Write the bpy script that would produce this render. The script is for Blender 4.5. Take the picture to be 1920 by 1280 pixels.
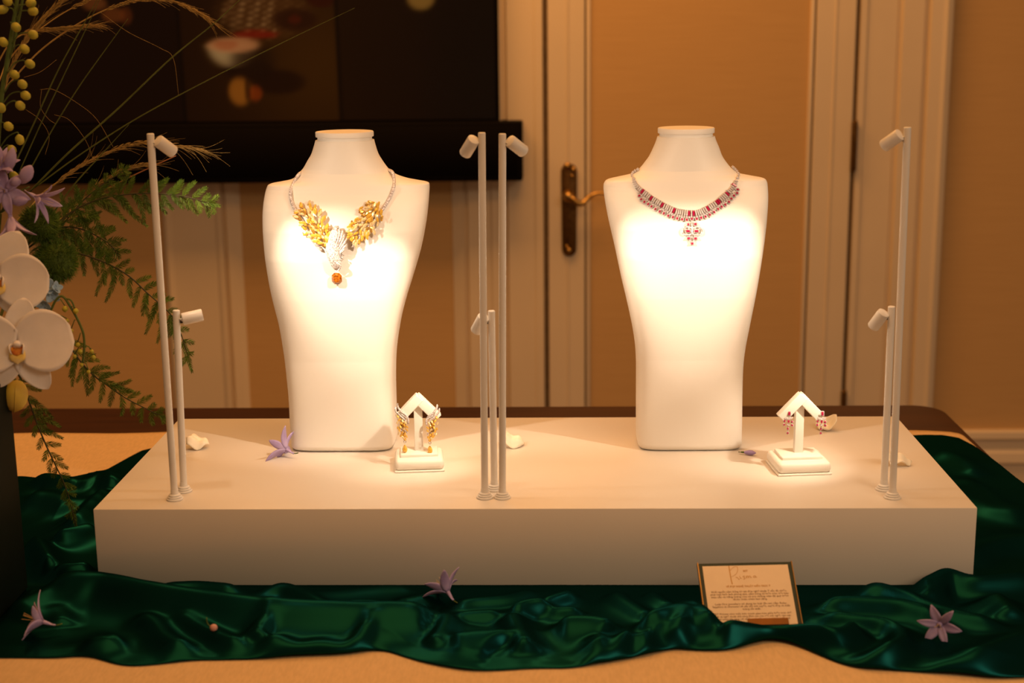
import bpy, bmesh, math, random
import numpy as np
from mathutils import Vector, Matrix, noise as mnoise

random.seed(7); RNG = np.random.default_rng(11)
for o in list(bpy.data.objects): bpy.data.objects.remove(o)
SC = bpy.context.scene
COL = SC.collection
PI = math.pi

# ------------------------------------------------------------------ camera
TZ = 0.78                      # table top height
PT = 0.0985                    # plinth thickness
PZ = TZ + PT                   # plinth top
FPX = 2669.4                   # focal length in pixels of the 1920 px wide frame
CAM = Vector((0.02536, -1.53092, PZ + 0.53159))
P_, Y_, R_ = 0.21730, -0.02941, -0.01144
FW = Vector((math.sin(Y_)*math.cos(P_), math.cos(Y_)*math.cos(P_), -math.sin(P_)))
_r = Vector((math.cos(Y_), -math.sin(Y_), 0)); _u = _r.cross(FW)
RI = math.cos(R_)*_r + math.sin(R_)*_u
UP = -math.sin(R_)*_r + math.cos(R_)*_u
cd = bpy.data.cameras.new('camera'); cam = bpy.data.objects.new('camera', cd); COL.objects.link(cam)
M = Matrix((( RI.x, UP.x, -FW.x, CAM.x), (RI.y, UP.y, -FW.y, CAM.y), (RI.z, UP.z, -FW.z, CAM.z), (0, 0, 0, 1)))
cam.matrix_world = M
cd.sensor_width = 36.0; cd.lens = FPX/1920*36.0; cd.clip_start = 0.05
cd.dof.use_dof = True; cd.dof.focus_distance = 1.80; cd.dof.aperture_fstop = 5.0
SC.camera = cam

# ------------------------------------------------------------------ world, room light, exposure
w = bpy.data.worlds.new('world'); SC.world = w; w.use_nodes = True
bg = w.node_tree.nodes['Background']
bg.inputs[0].default_value = (1.0, 0.55, 0.27, 1); bg.inputs[1].default_value = 0.16
def area(name, loc, sx, sy, power, color, rot=(0, 0, 0)):
    l = bpy.data.lights.new(name, 'AREA'); l.shape = 'RECTANGLE'; l.size = sx; l.size_y = sy
    l.energy = power; l.color = color
    o = bpy.data.objects.new(name, l); COL.objects.link(o); o.location = loc; o.rotation_euler = rot
    o['kind'] = 'helper'
    return o
area('ceiling_light_table', (-0.1, -0.25, 2.75), 1.6, 0.9, 16, (1.0, 0.41, 0.09))
area('ceiling_light_wall', (-0.4, 1.60, 2.75), 2.0, 0.5, 36, (1.0, 0.44, 0.12))
area('ceiling_light_room', (2.0, -2.2, 2.75), 2.0, 1.6, 54, (1.0, 0.69, 0.43))
SC.view_settings.view_transform = 'Standard'; SC.view_settings.look = 'None'
SC.view_settings.gamma = 1.0; SC.view_settings.exposure = 0.0
SC.view_settings.use_curve_mapping = False
try:
    SC.cycles.use_denoising = True
except Exception: pass

# ------------------------------------------------------------------ helpers
def ray(px, py): return FW + RI*((px-960)/FPX) + UP*((640-py)/FPX)
def at(px, py, y):                     # point on the vertical plane Y = y
    d = ray(px, py); return CAM + d*((y-CAM.y)/d.y)
def onz(px, py, z):                    # point on the horizontal plane Z = z
    d = ray(px, py); return CAM + d*((z-CAM.z)/d.z)
ORG = {}
def tag(o, label=None, cat=None, group=None, kind=None):
    if label: o['label'] = label
    if cat: o['category'] = cat
    if group: o['group'] = group
    if kind: o['kind'] = kind
    return o
def thing(name, label, cat, loc, group=None):
    o = bpy.data.objects.new(name, None); COL.objects.link(o); o.location = loc
    o.empty_display_size = 0.02
    ORG[o] = Vector(loc); return tag(o, label, cat, group)
def link_mesh(name, me, mat, parent, smooth=True):
    if mat is not None: me.materials.clear(); me.materials.append(mat)
    if smooth: me.shade_smooth()
    o = bpy.data.objects.new(name, me); COL.objects.link(o)
    if parent is not None: o.parent = parent; ORG[o] = ORG[parent]
    return o
def mk(name, V, F, mat, parent=None, smooth=True):
    """V in world coordinates."""
    V = [Vector(v) for v in V]
    if parent is not None: off = ORG[parent]
    else:
        xs = [v.x for v in V]; ys = [v.y for v in V]; zs = [v.z for v in V]
        off = Vector(((min(xs)+max(xs))/2, (min(ys)+max(ys))/2, min(zs)))
    me = bpy.data.meshes.new(name); me.from_pydata([tuple(v-off) for v in V], [], F); me.update()
    o = link_mesh(name, me, mat, parent, smooth)
    if parent is None: o.location = off; ORG[o] = off
    return o
def inst(name, me, mw, parent):
    """share mesh me, placed with world matrix mw under parent (parents only translate)."""
    o = bpy.data.objects.new(name, me); COL.objects.link(o); o.parent = parent; ORG[o] = ORG[parent]
    o.matrix_local = Matrix.Translation(-ORG[parent]) @ mw
    return o
class G:
    """collects geometry"""
    def __init__(s): s.v = []; s.f = []
    def add(s, V, F):
        b = len(s.v); s.v += [Vector(v) for v in V]; s.f += [tuple(i+b for i in f) for f in F]; return s
    def build(s, name, mat, parent=None, smooth=True): return mk(name, s.v, s.f, mat, parent, smooth)
def catmull(P, n=8):
    P = [Vector(p) for p in P]; out = []
    for i in range(len(P)-1):
        p0 = P[i-1] if i > 0 else P[0]*2-P[1]; p1 = P[i]; p2 = P[i+1]; p3 = P[i+2] if i+2 < len(P) else P[-1]*2-P[-2]
        for k in range(n):
            t = k/n
            out.append(0.5*((2*p1)+(p2-p0)*t+(2*p0-5*p1+4*p2-p3)*t*t+(3*p1-p0-3*p2+p3)*t**3))
    out.append(P[-1]); return out
def frame(d, ref=Vector((0, 0, 1))):
    d = d.normalized()
    if abs(d.dot(ref)) > 0.95: ref = Vector((0, 1, 0))
    a = d.cross(ref).normalized(); b = a.cross(d).normalized(); return a, b
def tube(P, r, n=8, caps=True):
    P = [Vector(p) for p in P]; m = len(P); V = []; F = []
    a = None
    for i, p in enumerate(P):
        d = (P[min(i+1, m-1)]-P[max(i-1, 0)])
        if d.length < 1e-9: d = Vector((0, 0, 1))
        d.normalize()
        if a is None: a, b = frame(d)
        else:
            a = (a - d*a.dot(d)).normalized(); b = d.cross(a)
        rr = r(i/(m-1)) if callable(r) else (r[i] if isinstance(r, (list, tuple)) else r)
        for k in range(n):
            t = 2*PI*k/n; V.append(p+a*(rr*math.cos(t))+b*(rr*math.sin(t)))
    for i in range(m-1):
        for k in range(n):
            k2 = (k+1) % n; F.append((i*n+k, i*n+k2, (i+1)*n+k2, (i+1)*n+k))
    if caps: F.append(tuple(reversed(range(n)))); F.append(tuple((m-1)*n+k for k in range(n)))
    return V, F
def lathe(prof, n, origin, axis=Vector((0, 0, 1))):
    """prof: list of (radius, height) along axis"""
    axis = Vector(axis).normalized(); a, b = frame(axis); V = []; F = []; m = len(prof)
    for r, h in prof:
        for k in range(n):
            t = 2*PI*k/n; V.append(Vector(origin)+axis*h+a*(r*math.cos(t))+b*(r*math.sin(t)))
    for i in range(m-1):
        for k in range(n):
            k2 = (k+1) % n; F.append((i*n+k, i*n+k2, (i+1)*n+k2, (i+1)*n+k))
    F.append(tuple(reversed(range(n)))); F.append(tuple((m-1)*n+k for k in range(n)))
    return V, F
def box(cx, cy, cz, sx, sy, sz, bev=0.0, seg=2, rot=None):
    bm = bmesh.new(); bmesh.ops.create_cube(bm, size=1.0)
    for v in bm.verts: v.co = Vector((v.co.x*sx, v.co.y*sy, v.co.z*sz))
    if bev > 0: bmesh.ops.bevel(bm, geom=bm.edges[:], offset=bev, segments=seg, affect='EDGES', profile=0.5)
    R = rot if rot is not None else Matrix.Identity(3)
    bm.verts.index_update()
    V = [R @ v.co + Vector((cx, cy, cz)) for v in bm.verts]; F = [tuple(v.index for v in f.verts) for f in bm.faces]
    bm.free(); return V, F
def box2(x0, x1, y0, y1, z0, z1, bev=0.0, seg=2):
    return box((x0+x1)/2, (y0+y1)/2, (z0+z1)/2, abs(x1-x0), abs(y1-y0), abs(z1-z0), bev, seg)
def autosmooth(o, ang=35):
    me = o.data
    bm = bmesh.new(); bm.from_mesh(me)
    for e in bm.edges:
        e.smooth = not (len(e.link_faces) == 2 and e.calc_face_angle(0) > math.radians(ang))
    bm.to_mesh(me); bm.free(); return o

# ------------------------------------------------------------------ materials
def mat(name, col, rough=0.5, spec=0.5, metal=0.0, noise=0.0, nscale=40, bump=0.0, bscale=200, stretch=None, col2=None,
        trans=0.0, sss=0.0, coat=0.0, sheen=0.0, emit=None, tint=None, ior=None, nobj=True):
    m = bpy.data.materials.new(name); m.use_nodes = True; nt = m.node_tree; b = nt.nodes['Principled BSDF']
    L = nt.links.new
    b.inputs['Base Color'].default_value = (*col, 1); b.inputs['Roughness'].default_value = rough
    b.inputs['Metallic'].default_value = metal; b.inputs['Specular IOR Level'].default_value = spec
    if ior: b.inputs['IOR'].default_value = ior
    if trans: b.inputs['Transmission Weight'].default_value = trans
    if coat: b.inputs['Coat Weight'].default_value = coat
    if sss:
        b.inputs['Subsurface Weight'].default_value = sss; b.inputs['Subsurface Radius'].default_value = (0.01, 0.008, 0.006); b.inputs['Subsurface Scale'].default_value = 0.3
    if sheen: b.inputs['Sheen Weight'].default_value = sheen; b.inputs['Sheen Tint'].default_value = (*(tint or col), 1)
    if tint: b.inputs['Specular Tint'].default_value = (*tint, 1)
    if emit: b.inputs['Emission Color'].default_value = (*emit[0], 1); b.inputs['Emission Strength'].default_value = emit[1]
    tc = nt.nodes.new('ShaderNodeTexCoord'); mp = nt.nodes.new('ShaderNodeMapping'); L(tc.outputs['Object'], mp.inputs[0])
    if stretch: mp.inputs['Scale'].default_value = stretch
    if noise or col2:
        n = nt.nodes.new('ShaderNodeTexNoise'); n.inputs['Scale'].default_value = nscale; n.inputs['Detail'].default_value = 4
        L(mp.outputs[0], n.inputs['Vector'])
        mx = nt.nodes.new('ShaderNodeMix'); mx.data_type = 'RGBA'
        c2 = col2 if col2 else tuple(min(1, c*(1-noise)) for c in col)
        mx.inputs[6].default_value = (*col, 1); mx.inputs[7].default_value = (*c2, 1)
        cr = nt.nodes.new('ShaderNodeMapRange'); cr.inputs[1].default_value = 0.35; cr.inputs[2].default_value = 0.65
        L(n.outputs[0], cr.inputs[0]); L(cr.outputs[0], mx.inputs[0]); L(mx.outputs[2], b.inputs['Base Color'])
    if bump:
        n2 = nt.nodes.new('ShaderNodeTexNoise'); n2.inputs['Scale'].default_value = bscale; n2.inputs['Detail'].default_value = 3
        L(mp.outputs[0], n2.inputs['Vector'])
        bp = nt.nodes.new('ShaderNodeBump'); bp.inputs['Strength'].default_value = bump; bp.inputs['Distance'].default_value = 0.001
        L(n2.outputs[0], bp.inputs['Height']); L(bp.outputs[0], b.inputs['Normal'])
    return m
def pave_mat(name, c_hi, c_lo, scale=900, metal=0.3, rough=0.2):
    m = bpy.data.materials.new(name); m.use_nodes = True; nt = m.node_tree; b = nt.nodes['Principled BSDF']; L = nt.links.new
    tc = nt.nodes.new('ShaderNodeTexCoord'); v = nt.nodes.new('ShaderNodeTexVoronoi'); v.inputs['Scale'].default_value = scale
    L(tc.outputs['Object'], v.inputs['Vector'])
    r = nt.nodes.new('ShaderNodeValToRGB'); e = r.color_ramp.elements
    e[0].position = 0.22; e[0].color = (*c_lo, 1); e[1].position = 0.5; e[1].color = (*c_hi, 1)  # sparkle painted into the colour: bright and dark cells stand for glints
    sp = nt.nodes.new('ShaderNodeSeparateColor'); L(v.outputs['Color'], sp.inputs[0]); L(sp.outputs[0], r.inputs[0])
    L(r.outputs[0], b.inputs['Base Color']); b.inputs['Metallic'].default_value = metal; b.inputs['Roughness'].default_value = rough
    bp = nt.nodes.new('ShaderNodeBump'); bp.inputs['Strength'].default_value = 0.6; bp.inputs['Distance'].default_value = 0.0006
    L(v.outputs['Distance'], bp.inputs['Height']); L(bp.outputs[0], b.inputs['Normal'])
    return m
MT = {}
MT['plinth'] = mat('plinth_paint', (0.75, 0.705, 0.64), 0.38, 0.4, noise=0.03, nscale=6, bump=0.04, bscale=500)
MT['bust'] = mat('bust_leatherette', (0.84, 0.81, 0.76), 0.5, 0.35, bump=0.05, bscale=900)
MT['stand'] = mat('stand_leatherette', (0.86, 0.83, 0.76), 0.5, 0.35, bump=0.05, bscale=900)
MT['lamp'] = mat('lamp_paint', (0.78, 0.77, 0.75), 0.35, 0.5, noise=0.02)
MT['lamp_dark'] = mat('lamp_slot', (0.05, 0.045, 0.04), 0.5)
MT['lens'] = mat('lamp_lens', (0.9, 0.85, 0.8), 0.2, emit=((1, 0.78, 0.52), 12))
def satin_mat():
    m = bpy.data.materials.new('green_satin'); m.use_nodes = True; nt = m.node_tree; nt.nodes.clear(); L = nt.links.new
    out = nt.nodes.new('ShaderNodeOutputMaterial'); add = nt.nodes.new('ShaderNodeAddShader'); df = nt.nodes.new('ShaderNodeBsdfDiffuse'); gl = nt.nodes.new('ShaderNodeBsdfGlossy')
    df.inputs[0].default_value = (.0008, .0060, .0052, 1); gl.inputs['Roughness'].default_value = .31
    tc = nt.nodes.new('ShaderNodeTexCoord'); n = nt.nodes.new('ShaderNodeTexNoise'); n.inputs['Scale'].default_value = 5; L(tc.outputs['Object'], n.inputs['Vector'])
    mx = nt.nodes.new('ShaderNodeMix'); mx.data_type = 'RGBA'; mx.inputs[6].default_value = (.0022, .025, .017, 1); mx.inputs[7].default_value = (.0014, .028, .036, 1)
    L(n.outputs[0], mx.inputs[0]); L(mx.outputs[2], gl.inputs[0]); L(df.outputs[0], add.inputs[0]); L(gl.outputs[0], add.inputs[1]); L(add.outputs[0], out.inputs[0])
    return m
MT['satin'] = satin_mat()
MT['tan'] = mat('tan_tablecloth', (0.66, 0.46, 0.24), 0.85, 0.15, noise=0.10, nscale=300, stretch=(1, 0.25, 1), bump=0.25, bscale=900)
MT['darkwood'] = mat('dark_table_wood', (0.050, 0.017, 0.007), 0.45, 0.2, col2=(0.035, 0.012, 0.006), nscale=8, stretch=(0.6, 9, 9))
MT['wallpaper'] = mat('grass_wallpaper', (0.62, 0.405, 0.185), 0.8, 0.2, col2=(0.59, 0.38, 0.172), nscale=14, stretch=(0.5, 1, 12), bump=0.15, bscale=60)
MT['trim'] = mat('cream_trim', (0.78, 0.66, 0.50), 0.45, 0.4, noise=0.04, nscale=5)
MT['gap'] = mat('door_gap', (0.20, 0.14, 0.08), 0.8, noise=.2)
MT['floor'] = mat('carpet', (0.16, 0.10, 0.06), 0.95, 0.1, noise=0.4, nscale=120)
MT['brass'] = mat('brass', (0.55, 0.33, 0.10), 0.28, 0.5, metal=1.0, noise=0.5, nscale=60)
MT['brass_dark'] = mat('dark_brass', (0.16, 0.08, 0.02), 0.4, 0.5, metal=0.8, noise=0.4, nscale=80)
MT['black'] = mat('black_plastic', (0.004, 0.003, 0.0025), 0.7, 0.04)
MT['planter'] = mat('planter_dark_green', (0.0035, 0.008, 0.0055), 0.55, 0.10, noise=0.3, nscale=12)

# ------------------------------------------------------------------ setting
WY = 2.35
def wx(px, py=300): return at(px, py, WY).x
def wz(px, py): return at(px, py, WY).z
o = mk('wall_back', *box2(-2.6, 2.6, WY, WY+0.12, 0, 2.8), MT['wallpaper'], smooth=False); tag(o, 'wall covered in tan grass wallpaper behind the table', None, None, 'structure')
o = mk('floor', *box2(-2.6, 2.6, -3.0, WY, -0.05, 0), MT['floor'], smooth=False); tag(o, 'dark brown carpeted floor under the table', None, None, 'structure')
def vprofile(prof, z0, z1):
    """prof: (x, protrusion) list -> vertical extrusion standing on the wall face"""
    V = []; F = []
    pts = [(prof[0][0], 0)]+list(prof)+[(prof[-1][0], 0)]
    for x, d in pts: V.append((x, WY-d, z0)); V.append((x, WY-d, z1))
    n = len(pts)
    for i in range(n-1): F.append((2*i, 2*i+2, 2*i+3, 2*i+1))
    F.append(tuple(2*i+1 for i in range(n))); F.append(tuple(2*i for i in reversed(range(n))))
    return V, F
def steps(lst): return [(wx(px), d) for px, d in lst]
# door leaf and casings (pixel columns read at y = 300)
o = mk('trim_1', *vprofile(steps([(300, .012), (308, .022), (318, .016), (398, .016), (406, .022), (413, .022), (414.5, .004), (420, .004), (421, .016), (436, .010), (446, .003)]), 0, 2.6), MT['trim'], smooth=False)
tag(o, 'cream wood panel stile left of the wallpaper panel', kind='structure')
o = mk('trim_2', *vprofile(steps([(846, .003), (856, .010), (868, .018), (869, .006), (876, .006), (877, .020), (918, .020), (922, .026), (942, .026), (944, .010), (951, .010), (953, .026), (1000, .026), (1006, .030), (1018, .030), (1019, .004)]), 0, 2.6), MT['trim'], smooth=False)
tag(o, 'cream door casing on the handle side of the door', kind='structure')
o = mk('trim_3', *vprofile(steps([(1600, .006), (1601, .022), (1612, .022), (1615, .016), (1668, .016), (1671, .010), (1676, .010), (1678, .026), (1716, .026), (1719, .014), (1725, .014), (1728, .034), (1748, .036), (1756, .040), (1766, .034), (1772, .012)]), 0, 2.6), MT['trim'], smooth=False)
tag(o, 'cream stepped door casing on the hinge side', kind='structure')
xl, xr = wx(1028), wx(1592)
door = thing('door_1', 'cream door with a wallpapered panel and brass handle', 'door', ((xl+xr)/2, WY-.01, 0)); del door['category']; door['kind'] = 'structure'
zt = 2.35
mk('gap', *box2(wx(1018.5), wx(1600.5), WY-.006, WY-.001, 0, zt+.02), MT['gap'], door, False)
pl, pr = wx(1096), wx(1520)
for nm, (a, b, c, d) in {'stile': (xl, pl, 0, zt), 'stile_b': (pr, xr, 0, zt), 'rail': (pl, pr, 0, 0.22), 'rail_b': (pl, pr, zt-.15, zt)}.items():
    mk(nm.split('_')[0], *box2(a, b, WY-.024, WY-.002, c, d, .002, 1), MT['trim'], door, False)
for a, b in ((wx(1062), wx(1066)), (wx(1553), wx(1557))):
    mk('stile_bead', *box2(a, b, WY-.027, WY-.023, .05, zt-.05, .001, 1), MT['trim'], door, False)
mk('panel', *box2(pl+.014, pr-.014, WY-.014, WY-.006, .20, zt-.13), MT['wallpaper'], door, False)
for a, b in ((pl+.004, pl+.016), (pr-.016, pr-.004)):
    mk('moulding', *box2(a, b, WY-.022, WY-.008, .2, zt-.13, .004, 2), MT['trim'], door, True)
# hinges
for (y0, y1, px) in ((225, 322, 1592), (730, 800, 1574)):
    p0, p1 = at(px, y0, WY-.03), at(px, y1, WY-.03)
    h = mk('hinge', *lathe([(.004, 0), (.007, .004), (.0075, .006), (.0075, abs(p0.z-p1.z)-.006), (.007, abs(p0.z-p1.z)-.004), (.004, abs(p0.z-p1.z))], 12, (wx(1596), WY-.031, min(p0.z, p1.z))), MT['brass_dark'], door)
# handle: back plate, knob rosette, lever
hp = [at(1067, y, WY-.03) for y in (307, 480)]
hx = hp[0].x; ztop, zbot = hp[0].z, hp[1].z
pv = []; N = 24
outl = []
W0 = .0205
for t in np.linspace(0, PI, 9): outl.append((hx+W0*math.cos(t)*1.05, ztop-.018+.018*math.sin(t)))
for t in np.linspace(PI, 2*PI, 7): outl.append((hx+W0*math.cos(t)*.95, zbot+.02+.02*math.sin(t)))
n = len(outl); V = [(x, WY-.026, z) for x, z in outl]+[(x, WY-.032, z) for x, z in outl]+[(hx+(x-hx)*.8, WY-.034, (z-(ztop+zbot)/2)*.95+(ztop+zbot)/2) for x, z in outl]
F = [(i, (i+1) % n, n+(i+1) % n, n+i) for i in range(n)]+[(n+i, n+(i+1) % n, 2*n+(i+1) % n, 2*n+i) for i in range(n)]+[tuple(2*n+i for i in range(n))]
hd = mk('handle', V, F, MT['brass_dark'], door); hd['label'] = 'ornate brass back plate with curved lever'
for dx, py, rr in ((-.004, 312, .011), (.012, 318, .008), (0, 470, .010), (-.006, 462, .006), (.008, 330, .006)):
    c = at(1067, py, WY-.035)
    mk('ornament', *lathe([(.0002, -.004), (rr*.8, -.002), (rr, .001), (rr*.7, .005), (rr*.2, .007)], 12, (c.x+dx, WY-.034, c.z), (0, -1, 0)), MT['brass'], hd)
kc = at(1066, 368, WY-.05)
mk('rosette', *lathe([(.016, -.016), (.017, -.010), (.011, -.006), (.010, .010), (.014, .014), (.013, .022), (.006, .026)], 16, (kc.x, WY-.05, kc.z), (0, -1, 0)), MT['brass'], hd)
lv = catmull([at(1066, 368, WY-.066), at(1076, 374, WY-.07), at(1085, 381, WY-.072), at(1094, 380, WY-.07), at(1104, 370, WY-.066), at(1116, 363, WY-.064), at(1130, 362, WY-.063), at(1144, 366, WY-.063)], 5)
mk('lever', *tube(lv, lambda t: .0075-.002*t+.0015*math.sin(6*t), 10), MT['brass'], hd)
# base board
zb = [at(1900, y, WY-.02).z for y in (808, 822, 850, 868)]
prof = [(zb[0], .012), (zb[0]-.004, .022), (zb[1], .024), (zb[1]-.006, .012), (zb[2]+.01, .012), (zb[2], .020), (zb[3]+.006, .024), (zb[3], .024), (zb[3]-.006, .014), (0, .014)]
def hprofile(prof, x0, x1):
    V = []; F = []; pts = [(prof[0][0], 0)]+prof+[(0, 0)]
    for z, d in pts: V += [(x0, WY-d, z), (x1, WY-d, z)]
    for i in range(len(pts)-1): F.append((2*i, 2*i+1, 2*i+3, 2*i+2))
    F.append(tuple(2*i for i in range(len(pts)))); F.append(tuple(2*i+1 for i in reversed(range(len(pts)))))
    return V, F
o = mk('baseboard_right', *hprofile(prof, wx(1773), 2.6), MT['trim'], smooth=False); tag(o, 'tall cream moulded baseboard right of the door', kind='structure')
o = mk('baseboard_left', *hprofile(prof, wx(446), wx(846)), MT['trim'], smooth=False); tag(o, 'tall cream moulded baseboard left of the door', kind='structure')

# ------------------------------------------------------------------ television and soundbar
TY = WY-.075
a, b = at(934, 100, TY), at(934, 231, TY)
tv_x0, tv_x1 = at(-190, 100, TY).x, a.x; tv_z0, tv_z1 = b.z, b.z+.93
tv = thing('television', 'large dark wall television showing floating bowls and food', 'television', ((tv_x0+tv_x1)/2, TY, tv_z0))
mk('cabinet', *box2(tv_x0, tv_x1, TY, WY-.002, tv_z0, tv_z1, .004, 2), MT['black'], tv)
mk('bezel', *box2(tv_x0, tv_x1, TY-.006, TY+.002, tv_z0, tv_z0+.008, .002, 1), MT['black'], tv)
def screen_col(px, py):
    c = np.array([16., 8., 4.])
    def mixc(col, k):
        nonlocal c; c = c*(1-k)+np.array(col, float)*k
    def ell(cx, cy, rx, ry, s=6): return 1/(1+math.exp(min(50, ((((px-cx)/rx)**2+((py-cy)/ry)**2)-1)*s)))
    if 345 <= px < 638:
        g = math.exp(-((px-600)/170)**2-((py-120)/170)**2); mixc((62, 36, 9), .95*g); mixc((34, 17, 6), .5)
    elif px >= 638: mixc((28, 15, 6), max(0, 1-(px-638)/230)*.8)
    else: mixc((20, 10, 6), .6)
    mixc((6, 4, 3), .8*max(0, (px-780)/160) if px > 780 else 0)
    s = 1 if py > -900 else 0
    # long shadow and food pieces
    mixc((24, 11, 5), .85*ell(525, 152, 48, 22)); mixc((22, 10, 5), .8*ell(470, 130, 45, 18))
    mixc((120, 66, 20), .85*ell(452, 168, 22, 26)); mixc((110, 40, 10), .7*ell(480, 172, 13, 14)); mixc((24, 10, 4), .6*ell(466, 166, 6, 22))
    # tangle of pale strips above the bowl
    k = ell(505, 28, 82, 44); st = .5+.5*math.sin((px*.40+py*1.0)*.62+2.0*math.sin(px*.035))
    st *= .75+.25*math.sin(px*.23+py*.11); mixc((58, 32, 14), .85*k); mixc((116, 78, 44), .8*k*max(0, st*1.4-.3)*(1 if px < 525 else .3))
    mixc((30, 12, 5), .8*ell(560, 40, 40, 20)); mixc((92, 18, 8), .8*ell(485, 66, 42, 8)); mixc((70, 20, 9), .5*ell(560, 40, 12, 8))
    # bowl
    if py > 84: mixc((132, 100, 62), .95*ell(440, 84, 46, 40)*(1 if py < 124 else 0)); mixc((26, 14, 7), .85*ell(478, 112, 36, 30, 2.5)); 
    mixc((138, 84, 48), .92*ell(443, 84, 49, 14)); mixc((120, 58, 30), .6*ell(430, 84, 22, 8))
    mixc((120, 82, 34), .8*ell(795, 4, 26, 22)); mixc((96, 50, 22), .7*ell(188, 8, 24, 12)); mixc((90, 44, 18), .7*ell(222, 28, 22, 14)); mixc((80, 36, 14), .6*ell(246, 30, 12, 16))
    mixc((40, 8, 6), .6*ell(610, 5, 26, 14))
    for sx in (342+py*.016, 637+py*.014):
        mixc((7, 3, 2), .9*math.exp(-((px-sx)/3.2)**2))
    return [(v/255)**2.2 for v in np.clip(c, 0, 255)]
nx_, nz_ = 300, 120
sx0, sx1, sz0, sz1 = tv_x0+.008, tv_x1-.008, tv_z0+.012, tv_z1-.008
V = []; C = []
for j in range(nz_+1):
    for i in range(nx_+1):
        x = sx0+(sx1-sx0)*i/nx_; z = sz0+(sz1-sz0)*j/nz_; V.append((x, TY-.004, z))
def project(p):
    d = Vector(p)-CAM; k = d.dot(FW); return 960+FPX*d.dot(RI)/k, 640-FPX*d.dot(UP)/k
F = [(j*(nx_+1)+i, j*(nx_+1)+i+1, (j+1)*(nx_+1)+i+1, (j+1)*(nx_+1)+i) for j in range(nz_) for i in range(nx_)]
# picture laid out on the screen's own millimetre grid (u, v) with the scale of the photograph
_o = (tv_x1, tv_z0); PPM = FPX/((Vector((tv_x1, TY, tv_z0))-CAM).dot(FW))
scr = mk('screen', V, F, None, tv, False)
ca = scr.data.color_attributes.new('picture', 'FLOAT_COLOR', 'POINT')
buf = np.zeros((len(V), 4), dtype=np.float32); buf[:, 3] = 1
for k, (x, y, z) in enumerate(V):
    buf[k, :3] = screen_col(936+(x-_o[0])*PPM*1.0, 231-(z-_o[1])*PPM*.985)
ca.data.foreach_set('color', buf.ravel())
m = bpy.data.materials.new('screen_picture'); m.use_nodes = True; nt = m.node_tree; bs = nt.nodes['Principled BSDF']
at_ = nt.nodes.new('ShaderNodeAttribute'); at_.attribute_name = 'picture'
bs.inputs['Base Color'].default_value = (.004, .003, .003, 1); bs.inputs['Roughness'].default_value = .35; bs.inputs['Specular IOR Level'].default_value = .15
nt.links.new(at_.outputs['Color'], bs.inputs['Emission Color']); bs.inputs['Emission Strength'].default_value = 1.0
scr.data.materials.append(m)
SY = WY-.115
s0, s1 = at(979, 229, SY), at(979, 339, SY); sl = at(-60, 300, SY).x
sb = thing('soundbar', 'long black soundbar fixed below the television', 'soundbar', ((sl+s0.x)/2, SY, s1.z))
mk('housing', *box2(sl, s0.x, SY, WY-.002, s1.z, s0.z, .004, 2), MT['black'], sb)
mk('front_grille', *box2(sl+.01, s0.x-.01, SY-.003, SY+.001, s1.z+.01, s0.z-.01, .002, 1), MT['black'], sb)

# ------------------------------------------------------------------ table and cloths
def rrect(x0, x1, y0, y1, r, n=8):
    pts = []
    for cx, cy, a0 in ((x1-r, y1-r, 0), (x0+r, y1-r, 90), (x0+r, y0+r, 180), (x1-r, y0+r, 270)):
        for k in range(n+1):
            t = math.radians(a0+90*k/n); pts.append((cx+r*math.cos(t), cy+r*math.sin(t)))
    return pts
def slab(pts, z0, z1, bev=.004):
    n = len(pts); cx = sum(p[0] for p in pts)/n; cy = sum(p[1] for p in pts)/n
    def ring(z, ins):
        out = []
        for i, (x, y) in enumerate(pts):
            a = pts[i-1]; b = pts[(i+1) % n]; tx, ty = b[0]-a[0], b[1]-a[1]; l = math.hypot(tx, ty) or 1
            out.append((x-ty/l*ins, y+tx/l*ins, z))
        return out
    rings = [ring(z0, bev), ring(z0+bev, 0), ring(z1-bev, 0), ring(z1-bev*.3, bev*.3), ring(z1, bev)]
    V = sum(rings, []); F = []
    for k in range(len(rings)-1):
        for i in range(n): F.append((k*n+i, k*n+(i+1) % n, (k+1)*n+(i+1) % n, (k+1)*n+i))
    F.append(tuple(reversed(range(n)))); F.append(tuple((len(rings)-1)*n+i for i in range(n)))
    return V, F
TX0, TX1, TY0, TY1 = -1.35, .676, -.62, .812
table = thing('table', 'dark brown wooden table carrying the jewellery display', 'table', ((TX0+TX1)/2, .1, 0))
mk('tabletop', *slab(rrect(TX0, TX1, TY0, TY1, .05), TZ-.035, TZ, .005), MT['darkwood'], table, True)
for lx in (TX0+.08, TX1-.08):
    for ly in (TY0+.08, TY1-.08): mk('leg', *box2(lx-.035, lx+.035, ly-.035, ly+.035, 0.0, TZ-.034, .004, 1), MT['darkwood'], table, False)
for a in ((TX0+.1, TX1-.1, TY0+.07, TY0+.09), (TX0+.1, TX1-.1, TY1-.09, TY1-.07)):
    mk('apron', *box2(a[0], a[1], a[2], a[3], TZ-.12, TZ-.034), MT['darkwood'], table, False)
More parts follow.
